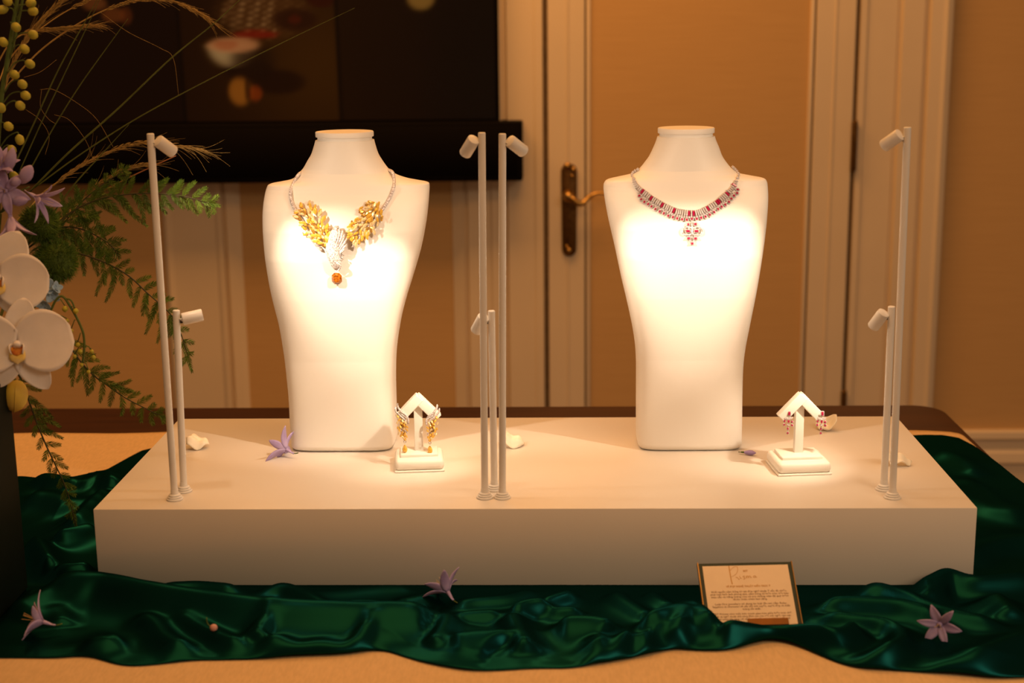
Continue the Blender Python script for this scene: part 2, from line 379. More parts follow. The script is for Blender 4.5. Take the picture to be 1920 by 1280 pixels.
# tan cloth: lies on the table, falls over its right side
CT = .003
nx, ny = 150, 90
V = []; F = []
xs = list(np.linspace(TX0+.02, TX1-.03, 110))
for i in range(nx):
    for j in range(ny):
        t = j/(ny-1); 
        if i < 110:
            x = xs[i]; dz = 0; ox = x
        else:
            s = (i-109)/(nx-110)*.42; r = .032
            if s < r*PI/2: ox = TX1-.03+r*math.sin(s/r)*1.2; dz = -(1-math.cos(s/r))*r
            else: ox = TX1-.03+r*1.2+.02*min(1, (s-r*1.57)/.1); dz = -r-(s-r*PI/2)
        yb = .640+.006*math.sin(ox*9)+.004*math.sin(ox*23+1)+(-.018*max(0, (ox-.62)/.08) if ox > .62 else 0)
        y = -.66+(yb+.66)*t
        wav = .0012*mnoise.noise(Vector((ox*7, y*9, 2)))+.0006*mnoise.noise(Vector((ox*22, y*26, 5)))
        if i >= 112:
            k = min(1, (i-111)/12); ox += k*(.010*math.sin(y*17+.6)+.008*math.sin(y*31)); wav = 0
        if y < TY0: dz2 = -(TY0-y)*.6
        else: dz2 = 0
        V.append((ox, y, TZ+CT+wav+dz+dz2+.0005))
for i in range(nx-1):
    for j in range(ny-1): F.append((i*ny+j, (i+1)*ny+j, (i+1)*ny+j+1, i*ny+j+1))
tc_ = mk('tablecloth', V, F, MT['tan'])
sm = tc_.modifiers.new('thick', 'SOLIDIFY'); sm.thickness = .0015; sm.offset = 1
tag(tc_, 'tan tablecloth spread over the dark table and hanging over its right side', 'tablecloth')

# green satin with folds; crests are traced as lines on the table
BZ = TZ+.0065
def fold(pts, H, wf, wb=None, z=None, taper=.18):
    zz = BZ+H*.8
    P = catmull([Vector((*onz(px, py, zz).xy, 0)) for px, py in pts], 20)
    return (np.array([[p.x, p.y] for p in P]), H*1.12, wf*1.2, (wb or wf)*1.2, taper)
FOLDS = [
 fold([(60, 1085), (180, 1086), (270, 1103), (370, 1118), (470, 1133), (580, 1141), (690, 1145), (770, 1143), (815, 1137), (838, 1146)], .027, .030, .014, taper=.10),
 fold([(840, 1148), (836, 1170), (822, 1192), (800, 1206)], .016, .012, .012),
 fold([(250, 1150), (290, 1166), (312, 1190), (345, 1208), (372, 1213)], .014, .016, .010),
 fold([(305, 1163), (345, 1163), (385, 1180), (440, 1203), (475, 1211)], .013, .012, .012),
 fold([(485, 1190), (520, 1201), (552, 1208), (600, 1205), (645, 1208), (690, 1200)], .016, .016, .016),
 fold([(512, 1140), (500, 1165), (480, 1195)], .020, .006, .016),
 fold([(705, 1160), (685, 1185), (660, 1205)], .018, .012, .012),
 fold([(0, 1150), (70, 1120), (130, 1108), (200, 1112)], .016, .040, .012),
 fold([(100, 1140), (118, 1155), (115, 1170)], .010, .02, .012),
 fold([(150, 1208), (190, 1204), (235, 1193)], .012, .014, .020),
 fold([(280, 1102), (330, 1098), (370, 1097), (420, 1101), (460, 1106)], .014, .010, .012),
 fold([(470, 1107), (525, 1099), (560, 1107), (595, 1125), (625, 1136), (690, 1131), (760, 1139)], .013, .008, .010),
 fold([(560, 1117), (640, 1112), (720, 1105), (790, 1107)], .008, .010, .010),
 fold([(740, 1132), (790, 1121), (830, 1112)], .010, .008, .012),
 fold([(845, 1140), (880, 1128), (950, 1121), (1015, 1105)], .010, .008, .012),
 fold([(845, 1158), (870, 1155), (900, 1153), (945, 1150)], .012, .010, .012),
 fold([(835, 1196), (845, 1198), (880, 1192), (945, 1191), (955, 1200)], .018, .030, .012),
 fold([(955, 1148), (980, 1137), (1015, 1133), (1030, 1140)], .020, .012, .010),
 fold([(954, 1146), (962, 1170), (976, 1195), (985, 1216)], .018, .010, .016),
 fold([(1012, 1134), (1035, 1124), (1066, 1114), (1072, 1106)], .015, .008, .010),
 fold([(1030, 1142), (1055, 1148), (1095, 1144)], .014, .008, .008),
 fold([(1036, 1168), (1080, 1166), (1125, 1168), (1160, 1178)], .018, .025, .010),
 fold([(1125, 1186), (1123, 1210), (1120, 1232), (1090, 1236)], .016, .012, .014),
 fold([(1140, 1106), (1162, 1122), (1190, 1141), (1225, 1162)], .012, .009, .012),
 fold([(1210, 1108), (1240, 1128), (1268, 1140)], .011, .008, .010),
 fold([(1188, 1173), (1240, 1156), (1290, 1141), (1310, 1144), (1330, 1160), (1352, 1175)], .024, .022, .012),
 fold([(1180, 1184), (1164, 1205), (1148, 1222)], .016, .010, .012),
 fold([(1296, 1148), (1278, 1170), (1262, 1188)], .022, .010, .012),
 fold([(1205, 1186), (1215, 1210), (1225, 1226)], .016, .010, .012),
 fold([(1340, 1177), (1400, 1173), (1450, 1171), (1490, 1174), (1540, 1184), (1570, 1188), (1594, 1176), (1602, 1164)], .022, .012, .010, taper=.08),
 fold([(1528, 1140), (1545, 1134), (1580, 1131), (1640, 1133), (1700, 1138), (1780, 1160)], .020, .012, .014),
 fold([(1526, 1140), (1545, 1152), (1600, 1162), (1655, 1168), (1684, 1182), (1688, 1202), (1655, 1222), (1595, 1226)], .018, .010, .012),
 fold([(1600, 1110), (1640, 1100), (1690, 1114), (1740, 1136), (1810, 1156), (1900, 1170)], .016, .010, .012),
 fold([(1710, 1108), (1750, 1086), (1780, 1077), (1822, 1088), (1880, 1086), (1960, 1076)], .024, .014, .014),
 fold([(1772, 1080), (1772, 1095), (1750, 1112), (1715, 1116)], .018, .008, .010),
 fold([(1860, 1110), (1880, 1130), (1900, 1155)], .018, .02, .016),
 fold([(1735, 1247), (1800, 1241), (1870, 1215), (1950, 1186)], .018, .020, .020),
 fold([(1770, 905), (1830, 945), (1890, 962), (1970, 960)], .013, .020, .040),
 fold([(1800, 1045), (1860, 1020), (1920, 1012), (1980, 1020)], .014, .016, .035),
 fold([(1790, 890), (1850, 930), (1930, 990)], .010, .02, .02),
 fold([(1740, 850), (1790, 856), (1840, 890)], .012, .02, .02),
 fold([(60, 905), (85, 900), (120, 905), (160, 912)], .022, .020, .025),
 fold([(155, 890), (185, 886), (208, 902), (214, 910)], .024, .014, .018),
 fold([(130, 985), (165, 950), (205, 912)], .020, .012, .014),
 fold([(45, 930), (95, 932), (150, 945)], .016, .025, .02),
 fold([(55, 1006), (75, 1030), (95, 1062)], .026, .010, .016),
 fold([(95, 1010), (140, 1000), (185, 985)], .022, .014, .016),
 fold([(100, 1064), (135, 1067), (180, 1060)], .020, .012, .016),
]
fe = [(-60, 1232), (40, 1233), (100, 1233), (160, 1229), (200, 1240), (235, 1249), (300, 1245), (360, 1238), (480, 1236), (560, 1231), (640, 1229), (690, 1222), (712, 1216), (740, 1226), (800, 1243), (870, 1256), (930, 1257), (1010, 1252), (1070, 1253), (1140, 1243), (1200, 1231), (1235, 1224), (1248, 1216), (1320, 1220), (1370, 1220), (1420, 1206), (1455, 1200), (1500, 1212), (1550, 1235), (1600, 1253), (1700, 1259), (1800, 1266), (1860, 1272), (1990, 1268)]
be = [(-60, 893), (45, 893), (100, 899), (140, 893), (200, 880), (240, 858), (265, 845), (282, 841)]
fpts = sorted((onz(a, b, BZ)[0], onz(a, b, BZ)[1]) for a, b in fe)
bpts = sorted((onz(a, b, BZ)[0], onz(a, b, BZ)[1]) for a, b in be)+[(0, .56), (.55, .60), (.60, .608), (.628, .606), (.648, .59), (.660, .545), (.668, .47), (.672, .40), (.676, .36)]
NX, NY = 440, 250
xs = np.linspace(-.86, .676, NX)
yf = np.interp(xs, [p[0] for p in fpts], [p[1] for p in fpts]); yb = np.interp(xs, [p[0] for p in bpts], [p[1] for p in bpts])
ker = np.ones(9)/9
yf = np.convolve(np.pad(yf, 4, 'edge'), ker, 'valid')
ts = np.linspace(0, 1, NY)**1.35
XX = np.repeat(xs[:, None], NY, 1); YY = yf[:, None]+(yb-yf)[:, None]*ts[None, :]
H4 = np.zeros_like(XX)
PX = XX.ravel(); PY = YY.ravel()
for P, H, wf_, wb_, tp in FOLDS:
    seg = np.linalg.norm(np.diff(P, axis=0), axis=1); S = np.concatenate([[0], np.cumsum(seg)]); S /= S[-1]
    mask = (PX > P[:, 0].min()-.09) & (PX < P[:, 0].max()+.09) & (PY > P[:, 1].min()-.12) & (PY < P[:, 1].max()+.12)
    qx = PX[mask]; qy = PY[mask]
    d2 = (qx[:, None]-P[None, :, 0])**2+(qy[:, None]-P[None, :, 1])**2
    k = d2.argmin(1); d = np.sqrt(d2[np.arange(len(k)), k]); front = qy < P[k, 1]
    wd = np.where(front, wf_, wb_); s = S[k]; tap = np.clip(np.minimum(s, 1-s)/tp, 0, 1); tap = .25+.75*tap*tap*(3-2*tap)
    hh = H*tap/np.cosh(d/wd*1.25)**1.6
    H4.ravel()[mask] += hh**3
HH = H4**(1/3)
low = np.array([mnoise.noise(Vector((x*6, y*11, 3.3))) + .15*mnoise.noise(Vector((x*15+y*9, y*20-x*8, 1.3))) for x, y in zip(PX[::1], PY[::1])]).reshape(XX.shape)
HH = HH+np.clip(.0030*low+.0025, 0, None)
for _ in range(3):
    HH[1:-1] = (HH[:-2]+2*HH[1:-1]+HH[2:])/4; HH[:, 1:-1] = (HH[:, :-2]+2*HH[:, 1:-1]+HH[:, 2:])/4
edge = np.clip((YY-yf[:, None])/.022, 0, 1); edge_b = np.clip((yb[:, None]-YY)/.03, 0, 1)
HH = HH*(.12+.88*np.sqrt(edge))*(.15+.85*edge_b)
HH = HH+.003*np.exp(-((YY-yf[:, None])/.006)**2)*0
# kept low where the plinth stands on it
dx = np.clip((np.abs(XX)-.5)/.012, 0, 1); dyf = np.clip((-YY)/.012, 0, 1)
out = np.maximum(dx, dyf); HH = HH*(.05+.95*out)
ZZ = BZ+HH
# flattened under the foot of the planter
PLX = onz(46, 1118, TZ+.006).x
fl = np.clip(np.maximum(np.maximum(XX-PLX-.004, PLX-.144-XX), np.maximum(-.139-YY, YY+.014))/.02, 0, 1); ZZ = BZ+np.minimum(HH, .003+.05*fl)
inside = (np.abs(XX) < .494) & (YY > .006)
V = [(float(XX[i, j]), float(YY[i, j]), float(ZZ[i, j])) for i in range(NX) for j in range(NY)]
F = []
for i in range(NX-1):
    for j in range(NY-1):
        if inside[i, j] and inside[i+1, j] and inside[i, j+1] and inside[i+1, j+1]: continue
        F.append((i*NY+j, (i+1)*NY+j, (i+1)*NY+j+1, i*NY+j+1))
used = sorted({i for f in F for i in f}); remap = {u: k for k, u in enumerate(used)}
satin = mk('satin_drape', [V[u] for u in used], [tuple(remap[i] for i in f) for f in F], MT['satin'])
tag(satin, 'crumpled dark green satin fabric laid around the white plinth', 'fabric')
sm = satin.modifiers.new('thick', 'SOLIDIFY'); sm.thickness = .0012; sm.offset = -1
def satin_z(x, y):
    i = int(round((x-xs[0])/(xs[-1]-xs[0])*(NX-1))); i = max(0, min(NX-1, i))
    j = int(np.abs(YY[i]-y).argmin()); return float(ZZ[i, j])

# ------------------------------------------------------------------ plinth
PD = .3845
pl_ = mk('display_plinth', *box2(-.5, .5, 0, PD, TZ+.0055, PZ, .0012, 2), MT['plinth'])
autosmooth(pl_); tag(pl_, 'low white painted plinth carrying the busts and spotlights', 'plinth')

# ------------------------------------------------------------------ spotlights on poles
def lamp(foot_px, top_px, aim, label, power, size=40, side=1, blend=1.0):
    f = onz(*foot_px, PZ); f.z = PZ; t = at(*top_px, f.y); top = Vector((f.x+(t.x-f.x)*.6, f.y, t.z)); f.x = f.x
    L = thing('spotlight', label, 'spotlight', f, 'white pole spotlights on the plinth')
    prof = []
    for k, (r, h) in enumerate(((.0098, .0024), (.0082, .0022), (.0068, .0022))):
        b = sum((.0024, .0022, .0022)[:k]); prof += [(r-.0006, b), (r, b+.0005), (r, b+h-.0006), (r-.0007, b+h)]
    bo = mk('base', *lathe(prof+[(.0045, .0072), (.0043, .012)], 28, f), MT['lamp'], L); autosmooth(bo)
    po = mk('pole', *lathe([(.0040, .006), (.0041, .008), (.0041, top.z-f.z-.0008), (.0034, top.z-f.z)], 16, f, (top-f).normalized()), MT['lamp'], L); autosmooth(po)
    aim = Vector(aim); j = top+Vector((side*.0042, 0, -.011))
    c = j+Vector((side*.0062, .0, .001)); d = (aim-c).normalized()
    jn = mk('joint', *tube([j-Vector((side*.003, 0, 0)), j+Vector((side*.002, 0, 0)), c], [.0026, .0026, .0022], 10), MT['lamp'], L)
    back = c-d*.004; hl = .0235; r = .0071
    hd = mk('head', *lathe([(.0012, -.0006), (r-.0012, 0), (r-.0003, .0004), (r, .0016), (r, hl-.001), (r-.0006, hl), (r-.0014, hl-.0004), (r-.0016, hl-.003), (.001, hl-.0032)], 24, back, d), MT['lamp'], L); autosmooth(hd, 40)
    a, b_ = frame(d)
    mk('slot', *box(*(back+d*.0038-Vector((side*r*.72, 0, 0))-Vector((0, 0, r*.55))), .0028, .0022, .0034, .0004, 1), MT['lamp_dark'], hd)
    mk('lens', *lathe([(.0001, 0), (r-.0022, .0001), (r-.0022, .0006), (.0001, .0008)], 18, back+d*(hl-.003), d), MT['lens'], hd)
    q = (-d).to_track_quat('Z', 'Y')
    for pw, sz in ((power*.85, size), (power*.15, 140)):        # lens core and wide spill of one lamp
        l = bpy.data.lights.new('lamp_light', 'SPOT'); l.energy = pw; l.color = SPOT_COL; l.spot_size = math.radians(sz); l.spot_blend = blend; l.shadow_soft_size = .004
        lo = bpy.data.objects.new('lamp_light', l); COL.objects.link(lo); lo.parent = L
        lo.matrix_local = Matrix.Translation(-ORG[L]) @ Matrix.LocRotScale(back+d*(hl+.003), q, None)
    return L
SPOT_COL = (1.0, 0.78, 0.56)
B1X, B2X = -.243, .1985
lamp((328, 936), (281, 250), (B1X+.012, .205, PZ+.228), 'tall leftmost spotlight on a white pole aimed at the left bust', 7.6)
lamp((345, 921), (335, 581), (B1X, .110, PZ+.235), 'short white spotlight with level head beside the leftmost tall pole', .25, side=1)
lamp((909, 933), (907, 248), (B1X+.025, .205, PZ+.165), 'tall middle spotlight turned left towards the bust with gold necklace', 6.8, side=-1)
lamp((927, 918), (921, 582), (-.132, .150, PZ+.055), 'short middle spotlight half hidden behind the tall middle poles', 1.6, side=-1, size=58)
lamp((942, 933), (948, 250), (B2X-.002, .205, PZ+.222), 'tall middle spotlight turned right towards the bust with ruby necklace', 7.0)
lamp((1673, 933), (1698, 238), (B2X+.0, .205, PZ+.224), 'tall rightmost spotlight on a white pole aimed at the right bust', 7.0, side=-1)
lamp((1657, 918), (1671, 574), (.322, .150, PZ+.05), 'short white spotlight beside the rightmost tall pole', 1.8, side=-1, size=60)

# ------------------------------------------------------------------ busts
def make_bust(sil, cap, label, yc=.258):
    """sil: (py, px left, px right); returns thing and surface function"""
    rows = []
    for py, a, b in sil:
        A = at(a, py, yc); B = at(b, py, yc); rows.append(((A.z+B.z)/2-PZ, A.x, B.x))
    rows.sort()
    zs = np.array([r[0] for r in rows]); xl = np.array([r[1] for r in rows]); xr = np.array([r[2] for r in rows])
    zs[0] = 0.0
    ztop = zs[-1]
    def sec(z):
        z = min(max(z, 0), ztop)
        L_ = np.interp(z, ZD, XLD); R_2 = np.interp(z, ZD, XRD)
        zf = [0, .006, .05, .12, .20, .25, .285, .31, .33, .355, ztop]
        yfv = np.interp(z, zf, [.220, .2165, .216, .214, .207, .205, .209, .2165, .2255, .233, .2335])
        ybv = np.interp(z, zf, [.296, .300, .300, .300, .303, .306, .308, .308, .307, .306, .3065])
        nn = np.interp(z, [0, .15, .27, .318, .335, .36, ztop], [5.5, 5.0, 4.2, 3.4, 2.5, 2.05, 2.0])
        return L_, R_2, yfv, ybv, nn
    # smooth dense silhouette
    Pd = catmull([Vector((z, l, r)) for z, l, r in zip(zs, xl, xr)], 10)
    ZD = np.maximum.accumulate(np.array([p.x for p in Pd])); XLD = np.array([p.y for p in Pd]); XRD = np.array([p.z for p in Pd])
    def front(x, z):
        L_, R_2, f_, b_, n_ = sec(z); c = (L_+R_2)/2; h = (R_2-L_)/2; k = min(.999, abs((x-c)/h))
        yc_ = (f_+b_)/2; return yc_-(b_-f_)/2*(1-k**n_)**(1/n_)
    cx = (XLD[0]+XRD[0])/2
    T = thing('necklace_bust', label, 'display bust', (cx, .258, PZ), 'white necklace busts')
    N = 96; V = []; F = []
    zz = sorted(set([round(float(v), 5) for v in np.concatenate([ZD, np.linspace(0, ztop, 90)])]))
    for z in zz:
        L_, R_2, f_, b_, n_ = sec(z); c = (L_+R_2)/2; h = (R_2-L_)/2; yc_ = (f_+b_)/2; dy = (b_-f_)/2
        ins = .0035*max(0, 1-z/.006)**2 if z < .006 else 0
        for k in range(N):
            t = 2*PI*k/N; ct, st = math.cos(t), math.sin(t)
            V.append((c+(h-ins)*math.copysign(abs(ct)**(2/n_), ct), yc_+(dy-ins)*math.copysign(abs(st)**(2/n_), st), PZ+z+.0002))
    m_ = len(zz)
    for i in range(m_-1):
        for k in range(N): F.append((i*N+k, i*N+(k+1) % N, (i+1)*N+(k+1) % N, (i+1)*N+k))
    F.append(tuple(reversed(range(N)))); F.append(tuple((m_-1)*N+k for k in range(N)))
    bo = mk('body', V, F, MT['bust'], T); autosmooth(bo, 50)
    c0 = Vector(((XLD[-1]+XRD[-1])/2, .270, PZ+ztop)); r = (XRD[-1]-XLD[-1])/2
    ca_ = mk('neck_cap', *lathe([(r*.93, -.001), (r*.93, .0040), (r*.94, .0042), (r*.985, .0046), (r*.99, .0052), (r*.99, .0100), (r*.975, .0110), (r*.80, .0112), (.001, .0112)], 48, c0), MT['bust'], T); autosmooth(ca_, 40)
    def hit(px, py, lift=.001):
        y = .21
        for _ in range(14):
            p = at(px, py, y); y = y*.3+.7*(front(p.x, p.z-PZ)-lift)
        return at(px, py, y)
    def nrm(p):
        e = .002; z = p.z-PZ
        gx = (front(p.x+e, z)-front(p.x-e, z))/(2*e); gz = (front(p.x, z+e)-front(p.x, z-e))/(2*e)
        return Vector((gx, -1, gz)).normalized()
    return T, hit, nrm, front
sil1 = [(851, 555, 740), (838, 553, 741.5), (790, 549, 741.5), (740, 546.5, 740.5), (705, 543.4, 740), (657, 538, 742), (604, 529.6, 750), (560, 518.7, 761), (520, 510, 773.5), (470, 502, 788), (425, 497, 797), (395, 495, 801), (365, 496, 803.5), (350, 499, 804), (345, 504, 801), (342, 520, 786), (338, 540, 765), (332, 552, 746), (325, 558, 733), (316, 566, 724), (302, 574, 714), (290, 581, 707), (275, 586, 702), (264, 589, 699)]
sil2 = [(848, 1196, 1386), (835, 1194, 1387), (778, 1193.5, 1388), (730, 1193.5, 1388.5), (681, 1193.5, 1390), (645, 1191, 1394), (608, 1185, 1401), (560, 1174.5, 1410.5), (520, 1165, 1418), (459, 1152, 1428), (406, 1140, 1436), (369, 1133.5, 1440), (350, 1132, 1440.5), (342, 1134, 1439), (337, 1140, 1434), (333, 1158, 1414), (328, 1181, 1390), (322, 1193, 1380), (316, 1201, 1372), (305, 1210, 1363), (294, 1218, 1356), (278, 1226, 1350), (266, 1231, 1345), (257, 1234, 1342)]
bust1, hit1, nrm1, fr1 = make_bust(sil1, None, 'white leatherette bust on the left wearing the gold leaf necklace')
bust2, hit2, nrm2, fr2 = make_bust(sil2, None, 'white leatherette bust on the right wearing the ruby necklace')

# ------------------------------------------------------------------ jewellery materials and stones
MT['silver'] = pave_mat('white_gold_pave', (0.92, 0.88, 0.88), (0.30, 0.24, 0.24), 1500, .25, .22)
MT['silver_line'] = mat('white_gold', (0.80, 0.74, 0.72), 0.22, 0.6, metal=.7, noise=.3, nscale=900)
MT['gold'] = mat('yellow_gold', (0.90, 0.55, 0.14), 0.22, 0.6, metal=.75, noise=.35, nscale=700)
MT['yellow_gem'] = mat('yellow_diamond', (0.95, 0.62, 0.10), 0.08, 0.8, metal=.15, col2=(0.60, 0.30, 0.03), nscale=900, coat=.6)
MT['pale_gem'] = mat('champagne_diamond', (0.95, 0.80, 0.48), 0.10, 0.8, metal=.2, col2=(0.70, 0.50, 0.22), nscale=1100, coat=.5)
MT['citrine'] = mat('amber_citrine', (0.50, 0.15, 0.008), 0.05, 0.8, col2=(0.16, 0.035, 0.002), nscale=420, coat=1.0)
MT['ruby'] = mat('ruby', (0.50, 0.006, 0.075), 0.08, 0.7, col2=(0.24, 0.002, 0.03), nscale=600, coat=.8)
MT['diamond'] = pave_mat('diamond', (0.96, 0.90, 0.90), (0.42, 0.34, 0.34), 900, .15, .12)
def facet_mesh(name, outline, h, mat_, table=.62, depth=.5):
    """brilliant: outline in the xy plane, crown towards +z"""
    n = len(outline)
    V = [(x, y, 0) for x, y in outline]+[(x*table, y*table, h) for x, y in outline]+[(0, 0, -h*depth)]
    F = [(i, (i+1) % n, n+(i+1) % n, n+i) for i in range(n)]+[tuple(n+i for i in range(n))]+[((i+1) % n, i, 2*n) for i in range(n)]
    me = bpy.data.meshes.new(name); me.from_pydata(V, [], F); me.materials.append(mat_); return me
def ngon(n, rx, ry, ph=0): return [(rx*math.cos(2*PI*i/n+ph), ry*math.sin(2*PI*i/n+ph)) for i in range(n)]
def rect(w_, h_, c=.25):
    a, b = w_/2, h_/2; k = c*min(a, b)*2*.5
    return [(a, -b+k), (a, b-k), (a-k, b), (-a+k, b), (-a, b-k), (-a, -b+k), (-a+k, -b), (a-k, -b)]
MARQ = [(0.5*math.cos(t)*1.0, .24*math.copysign(abs(math.sin(t))**1.2, math.sin(t))) for t in np.linspace(0, 2*PI, 9)[:-1]]
LEAFS = {k: facet_mesh('leaf_'+k, MARQ, .16, MT[k], .5) for k in ('yellow_gem', 'pale_gem', 'gold')}
UNITR = {k: facet_mesh('round_'+k, ngon(8, .5, .5, PI/8), .28, MT[k]) for k in ('ruby', 'diamond', 'pale_gem', 'yellow_gem')}
UNITB = {k: facet_mesh('baguette_'+k, rect(1, 1, .25), .35, MT[k], .7) for k in ('ruby', 'diamond')}
def basis(p, n, ang):
    """matrix with z = n, x rotated by ang (image angle, 0 = right, 90 = up)"""
    n = n.normalized(); r = (RI-n*RI.dot(n)).normalized(); u = n.cross(r)
    x = r*math.cos(ang)+u*math.sin(ang); y = n.cross(x)
    return Matrix(((x.x, y.x, n.x, p.x), (x.y, y.y, n.y, p.y), (x.z, y.z, n.z, p.z), (0, 0, 0, 1)))
def stone(name, me, p, n, ang, sx, sy, sz, parent):
    return inst(name, me, basis(p, n, ang) @ Matrix.Diagonal((sx, sy, sz, 1)), parent)
PXM = 1/1513.0        # metres for one pixel at the busts

# ------------------------------------------------------------------ gold leaf necklace
c = hit1(632, 460)
nk1 = thing('necklace', 'white gold necklace with golden leaf sprays, bird motif and citrine drop', 'necklace', c)
def strand(pts, name, back):
    P = [hit1(a, b, .0022) for a, b in pts]
    P = catmull([Vector(b) for b in back]+P, 8)
    o_ = mk(name, *tube(P, .0021, 8), MT['silver'], nk1)
    g = G()
    for i, p in enumerate(P[::1]):
        n_ = Vector((0, -1, .15)).normalized()
        v, f = lathe([(.0004, .0022), (.0013, .0016), (.0015, .0008), (.0008, -.0006)], 6, p+n_*.0008, n_); g.add(v, f)
    g.build('pave_stones', MT['diamond'], o_, False)
    return P
zn = at(560, 322, .25).z
strand([(552, 340), (545, 358), (547, 378), (556, 398), (568, 417), (578, 436), (590, 455), (602, 468)], 'chain', [at(572, 321, .272), at(561, 326, .252)])
strand([(739, 336), (738, 352), (731, 370), (719, 390), (706, 408), (690, 428), (672, 450), (660, 462)], 'chain', [at(722, 317, .275), at(735, 322, .255)])
def spray(name, spine, leaves):
    g = G()
    sp = mk(name, *tube(catmull([hit1(a, b, .003) for a, b in spine], 4), .0008, 6), MT['gold'], nk1)
    tw = []
    for (px, py, ang, L, kind) in leaves:
        p = hit1(px, py, .0045+.0035*random.random()); n_ = (nrm1(p)+Vector((random.uniform(-.4, .4), random.uniform(-.2, .1), random.uniform(-.4, .4)))).normalized()
        stone('leaf', LEAFS[kind], p, n_, math.radians(ang), L*PXM, L*PXM*1.05, L*PXM*.9, sp)
    return sp
def gen_leaves(spine, side, n, wid, seed):
    rr = random.Random(seed); out = []
    P = catmull([Vector((a, b, 0)) for a, b in spine], 12)
    for i in range(n):
        t = (i+rr.random()*.7)/n; k = min(len(P)-2, int(t*(len(P)-1))); p = P[k]; d = (P[k+1]-P[k]).normalized()
        perp = Vector((-d.y, d.x, 0)); off = rr.uniform(-1, 1); wv = wid*(.55+.75*math.sin(PI*min(1, .15+.8*t)))
        q = p+perp*off*wv+d*rr.uniform(-3, 3)
        base = math.degrees(math.atan2(-(-d.y), -d.x)) if False else math.degrees(math.atan2(d.y, -d.x))
        a = base-off*52*side*-1+rr.uniform(-28, 28)
        out.append((q.x, q.y, a, rr.uniform(9.5, 13.5), rr.choice(('yellow_gem', 'yellow_gem', 'pale_gem', 'pale_gem', 'gold'))))
    return out
spL = [(566, 388), (577, 404), (590, 422), (602, 440), (616, 458)]
spR = [(708, 388), (697, 402), (684, 418), (670, 434), (656, 452)]
lvL = gen_leaves(spL, 1, 112, 19, 3); lvR = gen_leaves(spR, -1, 112, 19, 5)
lvL += [(565, 384, 110, 13, 'yellow_gem'), (570, 398, 120, 11, 'gold'), (583, 390, 105, 13, 'yellow_gem'), (592, 396, 80, 13, 'yellow_gem'), (598, 402, 75, 12, 'pale_gem'), (565, 418, 170, 11, 'pale_gem'), (572, 424, 200, 11, 'gold'), (588, 442, 170, 13, 'yellow_gem'), (600, 456, 185, 13, 'yellow_gem'), (607, 460, 200, 11, 'gold'), (604, 415, 80, 11, 'yellow_gem'), (612, 425, 70, 11, 'yellow_gem')]
lvR += [(709, 383, 62, 13, 'yellow_gem'), (690, 390, 70, 13, 'yellow_gem'), (679, 398, 78, 12, 'yellow_gem'), (666, 414, 80, 12, 'yellow_gem'), (700, 416, 10, 11, 'pale_gem'), (697, 427, -20, 11, 'gold'), (681, 442, 10, 12, 'yellow_gem'), (668, 454, -5, 12, 'yellow_gem'), (660, 418, 95, 11, 'gold'), (657, 424, 100, 11, 'yellow_gem')]
spray('leaf_spray', spL, lvL); spray('leaf_spray', spR, lvR)
# bird motif: folded wing of white gold feathers
def leaf_patch(pts_l, pts_r, lift, mat_, name, parent, hump=.003):
    n = len(pts_l); V = []; F = []; m_ = 7
    for i in range(n):
        for k in range(m_):
            u = k/(m_-1); px = pts_l[i][0]*(1-u)+pts_r[i][0]*u; py = pts_l[i][1]*(1-u)+pts_r[i][1]*u
            e = math.sin(PI*u)*math.sin(PI*(i+.3)/(n-.4)) if 0 < i < n-1 else 0
            V.append(hit1(px, py, lift+hump*max(0, e)))
    for i in range(n-1):
        for k in range(m_-1): F.append((i*m_+k, i*m_+k+1, (i+1)*m_+k+1, (i+1)*m_+k))
    o_ = mk(name, V, F, mat_, parent); so = o_.modifiers.new('thick', 'SOLIDIFY'); so.thickness = .0018; so.offset = -1; return o_
bird = leaf_patch([(629, 424), (622, 434), (617, 446), (613, 458), (612, 468), (615, 480), (619, 490), (624, 500), (630, 505)], [(634, 424), (640, 436), (642, 448), (641, 460), (640, 470), (639, 480), (640, 490), (638, 498), (632, 505)], .006, MT['silver'], 'bird_body', nk1, .004)
for (x0, y0, x1, y1, x2, y2, w_) in ((629, 424, 632, 440, 628, 456, 3), (636, 428, 636, 442, 631, 458, 2.6), (642, 432, 640, 446, 633, 462, 2.6), (646, 438, 643, 450, 635, 466, 2.6), (650, 446, 645, 457, 636, 470, 2.4), (651, 455, 645, 464, 637, 473, 2.2), (648, 464, 643, 470, 637, 476, 2.0)):
    P = catmull([hit1(x0, y0, .0095), hit1(x1, y1, .0115), hit1(x2, y2, .0100)], 6)
    mk('wing_feather', *tube(P, lambda t, w_=w_: w_*PXM*(.35+.65*math.sin(PI*min(1, .12+t*.8))), 8), MT['silver'], bird)
for (x0, y0, x1, y1) in ((640, 476, 646, 480), (638, 481, 645, 487), (636, 485, 641, 489), (617, 482, 620, 487), (621, 491, 624, 494), (625, 495, 628, 498)):
    P = [hit1(x0, y0, .008), hit1((x0+x1)/2, (y0+y1)/2-1, .009), hit1(x1, y1, .007)]
    mk('tail_plume', *tube(P, [.0007, .0013, .0006], 6), MT['silver_line'], bird)
P = catmull([hit1(627, 488, .010), hit1(633, 494, .0115), hit1(638, 500, .010), hit1(636, 505, .009), hit1(631, 508, .008)], 5)
mk('neck_curl', *tube(P, lambda t: .0024*(1-.75*t), 8), MT['silver'], bird)
